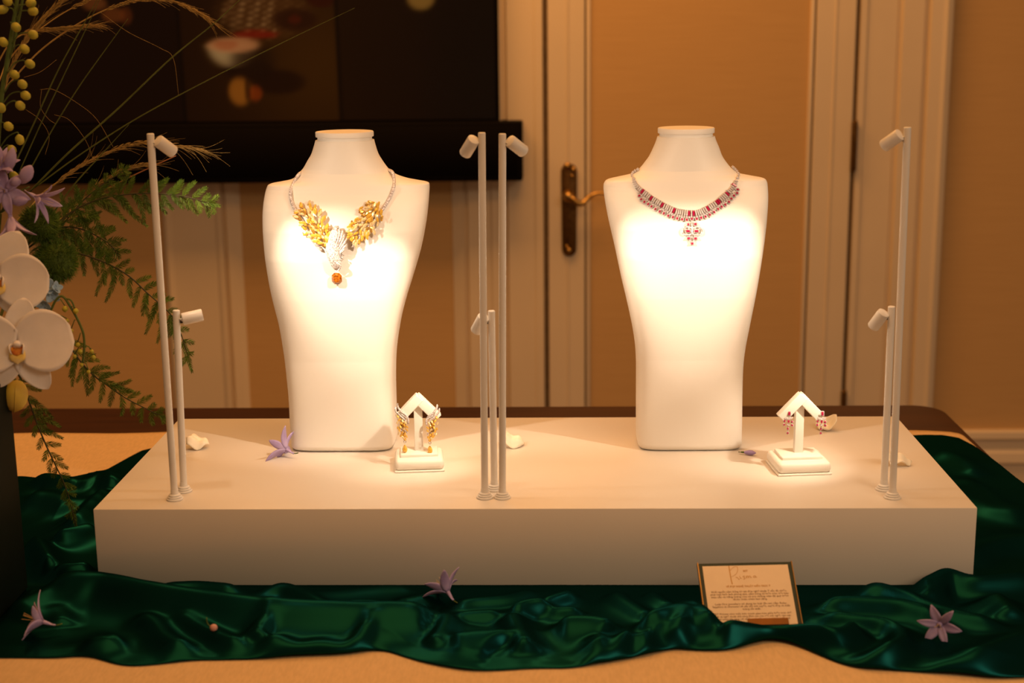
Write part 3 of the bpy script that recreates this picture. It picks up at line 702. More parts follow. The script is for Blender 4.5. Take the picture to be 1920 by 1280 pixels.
# citrine drop with halo
dc = hit1(631.5, 522, .005); n_ = nrm1(dc)
drop = inst('citrine_drop', facet_mesh('citrine', rect(19*PXM, 22*PXM, .55), 4*PXM, MT['citrine'], .6), basis(dc, n_, 0), nk1); drop['label'] = 'amber citrine with golden halo'
hv = rect(21*PXM, 24.5*PXM, .6); hp_ = []
for i in range(8):
    a_, b_ = hv[i], hv[(i+1) % 8]
    for k in range(4): hp_.append((a_[0]+(b_[0]-a_[0])*k/4, a_[1]+(b_[1]-a_[1])*k/4))
Bm = basis(dc, n_, 0)
ring = [Bm @ Vector((x, y, .0006)) for x, y in hp_]
MT['halo'] = mat('halo_gold', (0.42, 0.19, 0.02), .35, .4, col2=(0.55, 0.30, 0.05), nscale=900)
mk('halo', *tube(ring+[ring[0]], .0012, 6, False), MT['halo'], drop)
g = G()
for p in ring: v, f = lathe([(.0003, .0017), (.0009, .0012), (.0010, .0004)], 6, p, n_); g.add(v, f)
g.build('halo_stones', MT['halo'], drop, False)
mk('bail', *tube(catmull([hit1(631, 504, .006), hit1(632.5, 507, .008), hit1(631.5, 511, .006)], 4), .0009, 6), MT['gold'], drop)

# ------------------------------------------------------------------ ruby necklace
nk2 = thing('necklace', 'ruby and diamond necklace with two rows of stones and a stepped pendant', 'necklace', hit2(1297, 420))
row1 = [(1187.5, 335), (1192, 346), (1200, 355), (1220, 371), (1242.5, 384.5), (1265, 395), (1283, 399), (1297, 400), (1308, 399), (1325.6, 391.5), (1346, 378.5), (1364, 363), (1377, 346.5), (1383, 334)]
P1 = catmull([Vector((a, b, 0)) for a, b in row1], 30)
S = [0.0]
for i in range(1, len(P1)): S.append(S[-1]+(P1[i]-P1[i-1]).length)
def along(s):
    k = min(len(P1)-2, max(0, int(np.searchsorted(S, s))-1)); d = (P1[k+1]-P1[k]).normalized(); return P1[k], d
rub_px = [1205, 1221, 1242, 1265, 1292, 1300.5, 1326, 1346, 1364, 1376.5]
rail = mk('upper_row', *tube([hit2(p.x, p.y-5.5, .0016) for p in P1[::8]], .0006, 6), MT['silver_line'], nk2)
s = 2.0
while s < S[-1]-2:
    p, d = along(s); q = hit2(p.x, p.y, .0026); ang = math.atan2(-d.y, d.x)
    rb = any(abs(p.x-r) < 2.2 for r in rub_px) and 1200 < p.x
    ends = min(s, S[-1]-s); hgt = 8 if ends < 28 else 13
    stone('ruby' if rb else 'diamond', UNITB['ruby' if rb else 'diamond'], q, nrm2(q), ang, (4.6 if rb else 3.4)*PXM, (10.5 if rb else hgt*.92)*PXM, .0045, rail)
    s += 4.6 if rb else 4.0
# clasp links up both sides of the neck
for pts, bk in (([(1188, 334), (1185, 328), (1188, 322)], at(1196, 317, .262)), ([(1383, 333), (1384.5, 326), (1380, 319)], at(1374, 313, .264))):
    P = catmull([hit2(a, b, .0024) for a, b in pts]+[bk], 5)
    ck = mk('clasp_chain', *tube(P, .0012, 6), MT['silver_line'], nk2)
    for k in range(0, len(P), 3): stone('diamond', UNITB['diamond'], P[k]+Vector((0, -.001, 0)), Vector((0, -1, .1)), .9, 5*PXM, 6*PXM, .004, ck)
row2 = [(230, 455), (258, 508), (305, 548), (362, 580), (412, 615), (470, 655), (537, 690), (597, 718), (663, 755), (733, 775), (797, 795), (872, 808), (942, 815), (1018, 800), (1092, 800), (1158, 785), (1225, 768), (1288, 740), (1352, 700), (1412, 655), (1465, 620), (1520, 588), (1575, 548), (1610, 500), (1650, 455), (1695, 415), (1705, 362)]
row2 = [(1170+a/8, 310+b/8) for a, b in row2]
low_ = mk('lower_row', *tube([hit2(a, b-3, .0014) for a, b in row2], .0006, 6), MT['silver_line'], nk2)
for i, (a, b) in enumerate(row2):
    i0, i1 = max(0, i-1), min(len(row2)-1, i+1); ang = math.atan2(-(row2[i1][1]-row2[i0][1]), row2[i1][0]-row2[i0][0])
    q = hit2(a, b, .0016); se = stone('setting', UNITR['diamond'], q, nrm2(q), ang, 7.4*PXM, 10*PXM, .003, low_)
    q = hit2(a, b, .0026); stone('ruby', UNITB['ruby'], q, nrm2(q), ang, 3.6*PXM, 4.8*PXM, .0042, low_)
# small diamonds between the rows
mid = mk('middle_row', *tube([hit2(p.x, p.y+7.2, .0014) for p in P1[30:-30:8]], .0006, 6), MT['silver_line'], nk2)
s = 26
while s < S[-1]-26:
    p, d = along(s); q = hit2(p.x-d.y*7.4, p.y+d.x*7.4, .0022); stone('diamond', UNITR['diamond'], q, nrm2(q), 0, 4.4*PXM, 4.4*PXM, .003, mid); s += 4.3
pend = mk('pendant', *tube([hit2(1297.5, y, .0016) for y in (411, 420, 432, 444, 456)], .0009, 6), MT['silver_line'], nk2)
for a, b, w_, h_ in ((1290.6, 420.4, 4, 4), (1303.9, 420, 5, 4), (1290, 433.1, 7.6, 4.4), (1306, 433.1, 8.2, 4.4), (1291, 446.6, 5.4, 4.2), (1304.4, 446.6, 5.4, 4.4), (1297.7, 456.3, 4.6, 4.2)):
    q = hit2(a, b, .0022); n_ = nrm2(q); stone('setting', UNITB['diamond'], q, n_, 0, (w_+3)*PXM, (h_+3)*PXM, .003, pend)
    q = hit2(a, b, .0034); stone('ruby', UNITB['ruby'], q, n_, 0, w_*PXM, h_*PXM, .0040, pend)
for sx in (-1, 1):
    ring = []
    for t in np.linspace(0, 2*PI, 25)[:-1]:
        ct, st = math.cos(t), math.sin(t); ring.append(hit2(1297.7+sx*9+9.6*math.copysign(abs(ct)**.8, ct), 433+7.6*math.copysign(abs(st)**.8, st), .0026))
    mk('oval_frame', *tube(ring+[ring[0]], .0010, 6, False), MT['silver'], pend)
for a, b in ((1297.5, 416), (1297.5, 422), (1297.5, 428), (1297.5, 433), (1297.5, 438), (1297.5, 445), (1285, 441), (1293, 441), (1302, 441), (1310, 441), (1294, 451.5), (1301, 451.5), (1284, 428), (1292, 428), (1303, 428), (1311, 428)):
    q = hit2(a, b, .0022); stone('diamond', UNITR['diamond'], q, nrm2(q), 0, 4.2*PXM, 4.2*PXM, .003, pend)

# ------------------------------------------------------------------ earring stands
def earring_stand(bl, br, label, yaw, top_px):
    a, b = onz(*bl, PZ), onz(*br, PZ); W_ = (b-a).length; cx = (a.x+b.x)/2; D = W_*.93; cy = a.y+D/2
    T = thing('earring_stand', label, 'earring stand', (cx, cy, PZ), 'white earring stands')
    Rz = Matrix.Rotation(math.radians(yaw), 3, 'Z')
    def put(name, parent, *bx, rot=None, bev=.002, seg=3, sm=True):
        V, F = box(*bx, bev, seg, rot); V = [Rz @ Vector(v) + Vector((cx, cy, PZ)) for v in V]
        o_ = mk(name, V, F, MT['stand'], parent, sm); autosmooth(o_, 40); return o_
    put('foot', T, 0, 0, .0014, W_, D, .0024, bev=.0009)
    put('base', T, 0, 0, .0090, W_*.985, D*.98, .0138, bev=.0055, seg=5)
    put('pad', T, 0, .002, .0172, W_*.76, D*.62, .005, bev=.0012)
    zt_ = at(*top_px, cy).z-PZ
    put('post', T, 0, .004, (.018+zt_-.010)/2, .0108, .0075, zt_-.010-.018, bev=.0008)
    al = .0385
    for s_ in (-1, 1):
        ang = math.radians(46); d = Vector((s_*math.cos(ang), 0, -math.sin(ang)))
        c_ = Vector((0, 0, zt_-.0078))+d*(al/2-.0035)
        R_2 = Matrix.Rotation(s_*ang, 3, 'Y')
        put('arm', T, c_.x, .0000+.0003*s_, c_.z, al, .0125, .0118, rot=R_2, bev=.001)
    return T, Vector((cx, cy, PZ)), Rz, zt_
es1 = earring_stand((736, 886), (829, 886), 'white earring stand holding the yellow gem earrings', 6, (783, 735))
es2 = earring_stand((1453, 892), (1557, 892), 'white earring stand holding the ruby earrings', 6, (1505, 733))

# ------------------------------------------------------------------ yellow earrings
EP = 1/1560.0
FN = Vector((0, -1, .12)).normalized()
def ear_yellow(top, ydepth, mir, label):
    X0, Y0 = top
    def q(dx, dy, lift=0): return at(X0+mir*dx, Y0+dy, ydepth-lift)
    T = thing('earring', label, 'earring', q(0, 45), 'yellow gem earrings')
    # curved wings, white gold (dx grows away from the stand's middle)
    for pts, r in (([(9, 0), (7.5, 8), (1, 16), (-7, 22), (-11.5, 30), (-11, 38)], 2.3), ([(13, 7), (11.5, 15), (5, 22), (-2, 28), (-7, 34)], 2.1), ([(-11, 30), (-9, 27), (-4, 24), (2, 20)], 2.0)):
        mk('wing', *tube(catmull([q(a, b, .003) for a, b in pts], 5), lambda t, r=r: r*EP*(.35+.65*math.sin(PI*min(.75, .15+t*.7))), 8), MT['silver'], T)
    for pts in ([(6, 40), (1, 46), (-6, 51), (-10, 56)], [(7, 44), (2, 51), (-4, 54)]):
        mk('swirl', *tube(catmull([q(a, b, .004) for a, b in pts], 5), lambda t: 1.7*EP*(.4+.6*math.sin(PI*min(.85, .1+t))), 8), MT['silver'], T)
    rr = random.Random(4)
    body = mk('gem_cluster', *tube([q(-2, 30, .001), q(-1, 46, .001), q(-3, 62, .001), q(-5, 70, .001)], [5*EP, 6*EP, 3.5*EP, 1*EP], 8), MT['gold'], T)
    for (a, b) in ((5, 31), (-1, 33), (-6, 36), (8, 25), (2, 37), (-4, 41), (-9, 44), (9, 36), (5, 50), (0, 55), (-5, 58), (-8, 62), (2, 60), (-2, 64), (-6, 67), (8, 46), (6, 56), (-9, 50), (3, 44), (-3, 48)):
        p = q(a, b, .005+.002*rr.random()); stone('leaf', LEAFS[rr.choice(('yellow_gem', 'yellow_gem', 'pale_gem'))], p, (FN+Vector((rr.uniform(-.5, .5), 0, rr.uniform(-.5, .5)))).normalized(), rr.uniform(.6, 2.6), 7.5*EP, 9*EP, 6*EP, body)
    p = q(-5, 72, .003); mk('link', *tube([p+Vector((2.2*EP*math.cos(t), 0, 2.6*EP*math.sin(t))) for t in np.linspace(0, 2*PI, 13)], .0005, 6, False), MT['silver_line'], T)
    out_ = [(6.2*EP*math.sin(t)*(.35+.65*math.sin(t/2)**1.2), 8.0*EP*math.cos(t)) for t in np.linspace(0, 2*PI, 15)[:-1]]
    pear = facet_mesh('pear', list(reversed(out_)), 4*EP, MT['yellow_gem'], .5)
    inst('pear_drop', pear, basis(q(-5, 85, .003), FN, 0), T)
    mk('drop_cap', *lathe([(.0003, 0), (.0011, -.002), (.0002, -.004)], 8, q(-5, 77, .003)), MT['gold'], T)
    return T
c1 = es1[1]; ye = c1.y-.0065
ear_yellow((754, 756), ye, -1, 'yellow gem earring hanging nearest the left bust')
ear_yellow((811, 758), ye, 1, 'yellow gem earring on the right arm of its stand')
# ------------------------------------------------------------------ ruby earrings
def ear_ruby(X0, Y0, ydepth, label):
    def q(dx, dy, lift=0): return at(X0+dx, Y0+dy, ydepth-lift)
    T = thing('earring', label, 'earring', q(0, 20), 'ruby earrings')
    stone('top_setting', UNITB['diamond'], q(2, 0, .001), FN, 0, 7*EP, 11*EP, .003, T)
    stone('ruby', UNITB['ruby'], q(2, 0, .0022), FN, 0, 4.6*EP, 7.6*EP, .004, T)
    fan = mk('fan', *tube([q(-5, 8), q(0, 10), q(6, 8)], [2*EP, 3.2*EP, 2*EP], 8), MT['silver'], T)
    for a, b, an in ((-5, 9, 2.3), (-1.5, 9.5, 1.9), (2.5, 9.5, 1.2), (6, 9, .8), (0, 21, 0)):
        stone('diamond', UNITB['diamond'], q(a, b, .002), FN, an, 6*EP, 3.2*EP, .003, fan)
    stone('ruby', UNITB['ruby'], q(0.5, 15, .0026), FN, 0, 3.8*EP, 5*EP, .004, fan)
    for a, b in ((-7, 14), (-7.6, 21), (7, 15.5), (7.2, 22), (-.8, 28.5), (-1.2, 36.5)):
        se = stone('drop_setting', UNITR['diamond'], q(a, b, .0012), FN, 0, 6*EP, 6*EP, .0024, T)
        stone('ruby', UNITR['ruby'], q(a, b, .0022), FN, 0, 4.3*EP, 4.3*EP, .004, T)
    for P in ([(0, 18), (-.8, 27), (-1.2, 36)], [(-5, 10), (-7, 15), (-7.6, 21)], [(5, 10), (7, 15), (7.2, 22)]):
        mk('drop_wire', *tube([q(a, b, .0006) for a, b in P], .0005, 6), MT['silver_line'], T)
    return T
c2 = es2[1]; ye2 = c2.y-.0065
ear_ruby(1478, 775, ye2, 'ruby earring on the left arm of its stand')
ear_ruby(1540, 775.5, ye2, 'ruby earring on the right arm beside the rightmost poles')

# ------------------------------------------------------------------ flower arrangement
MT['fern'] = mat('fern_green', (0.095, 0.165, 0.014), 0.55, 0.25, col2=(0.045, 0.10, 0.010), nscale=60)
MT['fern_tip'] = mat('fern_tip_green', (0.115, 0.175, 0.013), 0.55, 0.25, col2=(0.08, 0.135, 0.011), nscale=60)
MT['fern_stem'] = mat('fern_stem', (0.05, 0.045, 0.015), 0.6, 0.3)
MT['straw'] = mat('straw_awn', (0.44, 0.29, 0.085), 0.6, 0.3, noise=.3, nscale=40)
MT['blade'] = mat('grass_blade', (0.10, 0.125, 0.02), 0.5, 0.3, noise=.3, nscale=30)
MT['bud_green'] = mat('bud_yellow_green', (0.44, 0.39, 0.045), 0.5, 0.3, sss=.1, col2=(0.28, 0.29, 0.035), nscale=120)
MT['stem_green'] = mat('stem_green', (0.10, 0.15, 0.03), 0.5, 0.3, noise=.3, nscale=60)
MT['purple'] = mat('lilac_petal', (0.42, 0.34, 0.58), 0.55, 0.3, sss=.15, col2=(0.33, 0.25, 0.50), nscale=70)
MT['purple_vein'] = mat('lilac_vein', (0.17, 0.10, 0.33), 0.6, 0.2)
MT['blue'] = mat('hydrangea_blue', (0.20, 0.36, 0.56), 0.6, 0.2, sss=.15, col2=(0.32, 0.44, 0.58), nscale=50)
MT['orchid'] = mat('orchid_white', (0.80, 0.76, 0.74), 0.6, 0.2, sss=.25, noise=.06, nscale=60)
MT['orchid_yellow'] = mat('orchid_lip', (0.85, 0.72, 0.40), 0.55, 0.2, sss=.1, col2=(0.75, 0.50, 0.03), nscale=70)
MT['orchid_red'] = mat('orchid_throat', (0.45, 0.12, 0.03), 0.55, 0.2, col2=(0.62, 0.28, 0.03), nscale=160)
MT['orchid_bud'] = mat('orchid_bud', (0.72, 0.52, 0.06), 0.5, 0.3, sss=.15, col2=(0.55, 0.40, 0.09), nscale=30)
MT['moss'] = mat('dianthus_green', (0.055, 0.095, 0.012), 0.7, 0.2, noise=.4, nscale=90)
MT['fallen'] = mat('fallen_white_petal', (0.86, 0.80, 0.66), 0.6, 0.25, sss=.15, noise=.05, nscale=60)
MT['anther'] = mat('anther', (0.03, 0.015, 0.02), 0.7)
MT['stamen'] = mat('stamen_cream', (0.62, 0.44, 0.22), 0.6)
MT['pink'] = mat('pink_bud', (0.55, 0.28, 0.24), 0.6)

# planter
px1 = PLX; PY0, PY1 = -.135, -.018
ptop = at(30, 706, PY1).z
planter = thing('planter', 'tall dark green box planter holding the flower arrangement', 'planter', (px1-.07, (PY0+PY1)/2, BZ+.004))
V, F = slab(rrect(px1-.14, px1, PY0, PY1, .004, 4), BZ+.004, ptop, .002)
pb = mk('planter_body', V, F, MT['planter'], planter); autosmooth(pb)
mk('planter_rim', *box2(px1-.139, px1-.001, PY0+.001, PY1-.001, ptop-.001, ptop+.003, .001, 1), MT['planter'], planter, False)
ROOT = Vector((px1-.06, -.07, ptop+.002))
def rooted(p, r=.0011, rr_=None):
    """stem from the planter's mouth up to p"""
    q = ROOT+Vector((random.uniform(-.03, .03), random.uniform(-.03, .03), 0)); m_ = (q+p)/2+Vector((-.012, .01, .02))
    return tube(catmull([q, m_, p], 6), r, 6)

# ---- asparagus fern fronds
def fern(stem_px, y0, y1, label, spec, seed, tipk=.8, needle=9.5, back=True, fan=True):
    """spec: list of (start fraction along stem, dx, dy) branchlets in pixels, or automatic numbers"""
    rr = random.Random(seed)
    P2 = catmull([Vector((a, b, 0)) for a, b in stem_px], 10); n = len(P2)
    def W(v, t, dz=0): return at(v.x, v.y, y0+(y1-y0)*t+dz)
    stem = [W(p, i/(n-1)) for i, p in enumerate(P2)]
    T = thing('asparagus_fern', label, 'fern frond', stem[0], 'asparagus fern fronds')
    mk('stem', *tube(stem, lambda t: .0011*(1-.75*t)+.0002, 6), MT['fern_stem'], T); mk('stem', *rooted(stem[0]), MT['fern_stem'], T)
    V = {0: G(), 1: G()}
    def needles(A, B, sag, t0, bend, dep):
        L = (B-A).length; m_ = max(6, int(L/1.35)); d = (B-A).normalized(); perp = Vector((-d.y, d.x, 0))
        prev = None
        for i in range(m_+1):
            u = i/m_; c = A+(B-A)*u+perp*(math.sin(PI*u)*bend)+Vector((0, sag*u*u, 0))
            dd = (d+perp*(math.cos(PI*u)*bend*3/L)+Vector((0, 2*sag*u/L, 0))).normalized(); pp = Vector((-dd.y, dd.x, 0))
            z = dep*u
            if prev is not None:
                a_, b_ = W(prev, t0, dep*(i-1)/m_), W(c, t0, z); v, f = tube([a_, b_], .00028, 3, False); V[0].add(v, f)
            prev = c
            nl = needle*(.45+.75*math.sin(PI*min(1, .2+u*.72)))*(1-.35*u)
            for s_ in (-1, 1):
                ang = rr.uniform(.55, .95); dr = (dd*math.cos(ang)+pp*s_*math.sin(ang)); e1 = c+dr*nl*.55+dd*.4; e2 = c+dr*nl+dd*nl*.25
                zz = z+rr.uniform(-.0035, .0035); wv = .80
                q0 = W(c-dd*wv*.6, t0, z); q1 = W(c+dd*wv*.6, t0, z); m0 = W(e1-dd*wv, t0, (z+zz)/2); m1 = W(e1+dd*wv, t0, (z+zz)/2); e = W(e2, t0, zz)
                V[1 if (t0 > tipk and rr.random() < .8) or rr.random() < .12 else 0].add([q0, m0, m1, q1, e], [(0, 1, 2, 3), (1, 4, 2)])
    for (t, dx, dy) in spec:
        k = min(n-1, int(t*(n-1))); A = P2[k]; B = A+Vector((dx, dy, 0)); L = math.hypot(dx, dy)
        needles(A, B, rr.uniform(0, L*.10), t, rr.uniform(-.10, .10)*L, rr.uniform(-.02, .02))
    # tip
    needles(P2[int(.86*(n-1))], P2[-1], 0, .9, 0, 0)
    fo = V[0].build('foliage', MT['fern'], T, False); fo['kind'] = 'stuff'
    if V[1].v: f2 = V[1].build('tip_foliage', MT['fern_tip'], T, False); f2['kind'] = 'stuff'
    return T
def auto(n, lo, hi, up, dn, ang, seed, s0=.1):
    rr = random.Random(seed); out = []
    for i in range(n):
        t = s0+(1-s0)*.95*(i+.5*rr.random())/n; s_ = 1 if i % 2 else -1
        L = (lo+(hi-lo)*rr.random())*(1 if s_ > 0 else 1); L *= (up if s_ < 0 else dn)*(1-.55*max(0, t-.55)/.45)
        a = math.radians(ang+rr.uniform(-14, 14)); out.append((t, L, s_, a))
    return out
def along_spec(stem_px, lst):
    P2 = catmull([Vector((a, b, 0)) for a, b in stem_px], 10); n = len(P2); out = []
    for t, L, s_, a in lst:
        k = min(n-2, int(t*(n-1))); d = (P2[k+1]-P2[k]).normalized(); pp = Vector((-d.y, d.x, 0))*s_
        v = (d*math.cos(a)+pp*math.sin(a))*L; out.append((t, v.x, v.y))
    return out
sA = [(96, 432), (120, 408), (150, 388), (190, 372), (230, 365), (272, 362), (312, 364), (350, 369), (385, 379), (412, 386)]
spA = along_spec(sA, auto(34, 34, 52, .95, .95, 52, 1, .12))+[(.42, 58, 56), (.33, 52, 40), (.5, 20, 50), (.28, 30, 70), (.2, 40, 78)]
fern(sA, .11, .15, 'asparagus fern frond reaching furthest right behind the leftmost tall pole', spA, 1, .7)
sB = [(70, 476), (110, 474), (150, 476), (185, 487), (215, 501), (245, 520), (275, 548), (300, 570), (322, 592), (338, 622), (350, 660), (360, 697)]
spB = along_spec(sB, auto(30, 22, 44, .75, 1.0, 58, 2, .15))+[(.38, -20, 62), (.36, -32, 50), (.55, 4, 46), (.62, -22, 54), (.66, -10, 64), (.72, 8, 44)]
fern(sB, .11, .14, 'asparagus fern frond arching down past the short left spotlight', spB, 2, .85)
sC = [(118, 610), (130, 645), (150, 676), (176, 704), (204, 724), (232, 744), (262, 760), (290, 774), (318, 786)]
spC = along_spec(sC, auto(22, 24, 44, 1.0, .9, 55, 3, .1))+[(.35, 52, -2), (.42, 48, 16), (.22, -8, 52), (.3, 4, 50), (.5, 46, 8)]
fern(sC, .085, .10, 'asparagus fern frond pointing down at the plinth corner', spC, 3, .55)
sD = [(28, 690), (45, 722), (58, 762), (72, 800), (88, 838), (104, 872), (120, 905), (132, 942), (142, 984)]
spD = along_spec(sD, auto(26, 18, 36, 1.0, .8, 50, 4, .05))+[(.1, 38, -4), (.22, 44, 30), (.3, 50, 18), (.36, 48, 28)]
fern(sD, .065, .055, 'asparagus fern frond hanging down in front of the satin', spD, 4, .72)
sE = [(72, 440), (100, 428), (130, 425), (160, 432), (188, 446), (210, 462), (224, 484)]
spE = along_spec(sE, auto(26, 30, 58, .9, 1.05, 60, 5, .05))+[(.2, 30, 60), (.35, 10, 62), (.5, -5, 60), (.65, 8, 52)]
fern(sE, .125, .13, 'dense asparagus fern frond behind the upper orchid', spE, 5, .95)
sF = [(60, 470), (85, 455), (110, 430), (135, 400), (160, 372), (190, 348), (222, 326), (242, 312)]
spF = along_spec(sF, auto(24, 26, 44, .8, .9, 48, 6, .1))
fern(sF, .14, .16, 'asparagus fern frond rising towards the feather grass', spF, 6, .6)

# ---- feather grass
def feather(spine, y, label, nawn, spread, length, seed, bare=.25, thick=1.0):
    rr = random.Random(seed); P2 = catmull([Vector((a, b, 0)) for a, b in spine], 12); n = len(P2)
    st = [at(p.x, p.y, y) for p in P2]
    T = thing('feather_grass', label, 'grass plume', st[0], 'feather grass plumes')
    mk('stalk', *tube(st, lambda t: .0009*thick*(1-.8*t)+.00015, 5), MT['straw'], T); mk('stalk', *rooted(st[0], .0008), MT['straw'], T)
    g = G()
    for i in range(nawn):
        t = bare+(1-bare)*rr.random()**.8; k = min(n-2, int(t*(n-1))); d = (P2[k+1]-P2[k]).normalized(); pp = Vector((-d.y, d.x, 0))
        L = length*rr.uniform(.5, 1.25); s_ = rr.gauss(0, 1)*spread; A = P2[k]; cur = rr.gauss(0, .5)
        pts = []
        for u in (0, .2, .4, .6, .8, 1):
            q = A+d*L*u+pp*(s_*u*u*L+cur*math.sin(u*2.2)*4)+Vector((0, L*.12*u*u, 0)); pts.append(at(q.x, q.y, y+rr.uniform(-.002, .002)))
        v, f = tube(catmull(pts, 2), lambda t: .00017*(1-.8*t)+.00004, 3, False); g.add(v, f)
    # seeds hugging the stalk
    for i in range(int(nawn*2.2)):
        t = bare+(1-bare)*rr.random()*.95; k = min(n-2, int(t*(n-1))); d = (P2[k+1]-P2[k]).normalized(); pp = Vector((-d.y, d.x, 0))*rr.choice((-1, 1))
        A = P2[k]+pp*rr.uniform(0, 2.5)*thick; B = A+d*rr.uniform(8, 16)+pp*rr.uniform(.5, 3)
        v, f = tube([at(A.x, A.y, y), at((A.x+B.x)/2, (A.y+B.y)/2, y-.001), at(B.x, B.y, y)], [.0002, .00055, .00008], 4, False); g.add(v, f)
    o_ = g.build('awns', MT['straw'], T); o_['kind'] = 'stuff'; return T
feather([(80, 362), (110, 340), (150, 312), (195, 288), (240, 272), (280, 267), (320, 271), (370, 279)], .15, 'feather grass plume passing behind the leftmost tall spotlight head', 70, .30, 60, 1, .12)
feather([(140, 388), (165, 362), (195, 338), (230, 320), (262, 310), (285, 309)], .16, 'feather grass plume just above the longest fern frond', 40, .25, 45, 2, .15)
feather([(-10, 225), (12, 150), (40, 90), (70, 48), (105, 12), (140, -20)], .13, 'thick feather grass plume rising at the left edge', 110, .10, 90, 3, .1, 1.4)
feather([(-10, 130), (20, 80), (60, 58), (100, 55), (140, 52), (172, 48)], .14, 'short feather grass plume behind the yellow bell buds', 60, .2, 46, 4, .3)
feather([(10, 165), (70, 100), (130, 55), (190, 22), (250, 2), (310, 0), (360, 18), (400, 42)], .15, 'long feather grass plume arching across the television', 60, .15, 46, 5, .45)
feather([(10, 120), (50, 75), (110, 30), (165, 0), (200, -18)], .15, 'thin feather grass stalk leaning right at the top edge', 20, .1, 50, 6, .6)
o = mk('grass_stalk', *tube(catmull([at(180, 365, .16), at(235, 336, .16), at(290, 310, .16), at(330, 292, .16)], 6), lambda t: .0010*(1-.5*t), 6), mat('reddish_stalk', (0.42, 0.15, 0.05), .6, noise=.3))
tag(o, 'single reddish dry stalk crossing behind the leftmost pole', 'stalk')
g_ = [[(102, 215), (130, 225), (160, 262), (175, 300)], [(75, 168), (100, 168), (140, 190), (180, 222), (212, 275)], [(48, 205), (75, 225), (92, 255), (85, 290)], [(78, 168), (76, 200), (90, 222), (104, 232)], [(190, 24), (240, 60), (300, 90), (325, 110), (335, 180)], [(45, 145), (75, 135), (106, 112)]]
g_lab = ['hair-thin straw awn curving down right of the bell buds', 'longest hair-thin awn arching over the green grass', 'hair-thin awn hooking left beside the lowest bell buds', 'hair-thin awn making a small bend beside the bell buds', 'hair-thin awn falling beside the screen seam at the top', 'short hair-thin awn pointing right among the bell buds']
for i, P in enumerate(g_):
    o = mk('loose_awn', *tube(catmull([at(a, b, .14+.004*i) for a, b in P], 8), .00016, 4), MT['straw']); tag(o, g_lab[i], 'awn', 'loose curling awns')
# ---- grass blades
for P, w_, lb in (([(55, 360), (130, 285), (220, 205), (320, 110), (400, 45), (460, -10)], 3.4, 'broadest green grass blade leaning right over the television'),
                  ([(65, 352), (150, 290), (260, 220), (400, 145), (540, 75), (665, 15)], 2.2, 'longest thin green grass blade pointing at the top of the television'),
                  ([(22, 320), (62, 235), (110, 130), (160, 40), (190, -15)], 2.8, 'steep green grass blade beside the yellow bell buds'),
                  ([(35, 325), (80, 225), (130, 120), (175, 25), (190, -10)], 2.0, 'slimmer steep green grass blade parallel to the wider one'),
                  ([(50, 330), (100, 240), (150, 160), (200, 90), (240, 35)], 2.2, 'straight green grass blade ending mid television'),
                  ([(98, 402), (140, 345), (190, 290), (242, 233)], 2.6, 'short green grass blade crossing the lower feather grass')):
    pts = catmull([at(a, b, .12) for a, b in P], 8)
    o = mk('green_grass', *tube(pts, lambda t, w_=w_: w_*.5/1600*(1-.85*t**2)+.0001, 5), MT['blade']); tag(o, lb, 'grass', 'green grass blades', 'thing')

# ---- generic petal
def petal_geo(base, d, n, L, Wd, prof, curl=.0, cup=.0, nl=9, nw=6, twist=0.0):
    """petal from base along d, facing n; prof: width profile function 0..1"""
    d = d.normalized(); n = (n-d*n.dot(d)).normalized(); s_ = d.cross(n); V = []; F = []
    for i in range(nl+1):
        t = i/nl; c = base+d*(L*(math.sin(curl*t)/curl if abs(curl) > 1e-3 else t))+n*(-L*((1-math.cos(curl*t))/curl if abs(curl) > 1e-3 else 0))
        wv = Wd*prof(t)*.5
        for k in range(nw+1):
            u = k/nw*2-1; V.append(c+s_*(wv*u)+n*(cup*wv*(u*u-.3)))
    for i in range(nl):
        for k in range(nw): F.append((i*(nw+1)+k, i*(nw+1)+k+1, (i+1)*(nw+1)+k+1, (i+1)*(nw+1)+k))
    return V, F
def petal(name, mat_, parent, *a, thick=.0006, **k):
    o_ = mk(name, *petal_geo(*a, **k), mat_, parent); m_ = o_.modifiers.new('thick', 'SOLIDIFY'); m_.thickness = thick; m_.offset = 0; return o_
lance = lambda t: max(.06, math.sin(PI*min(1, .06+.94*t)**.85)**.75)
round_ = lambda t: max(.05, (math.sin(PI*min(1, .10+.90*t)**.95))**.55)
wide = lambda t: max(.10, (math.sin(PI*min(1, .13+.85*t)**1.15))**.5)

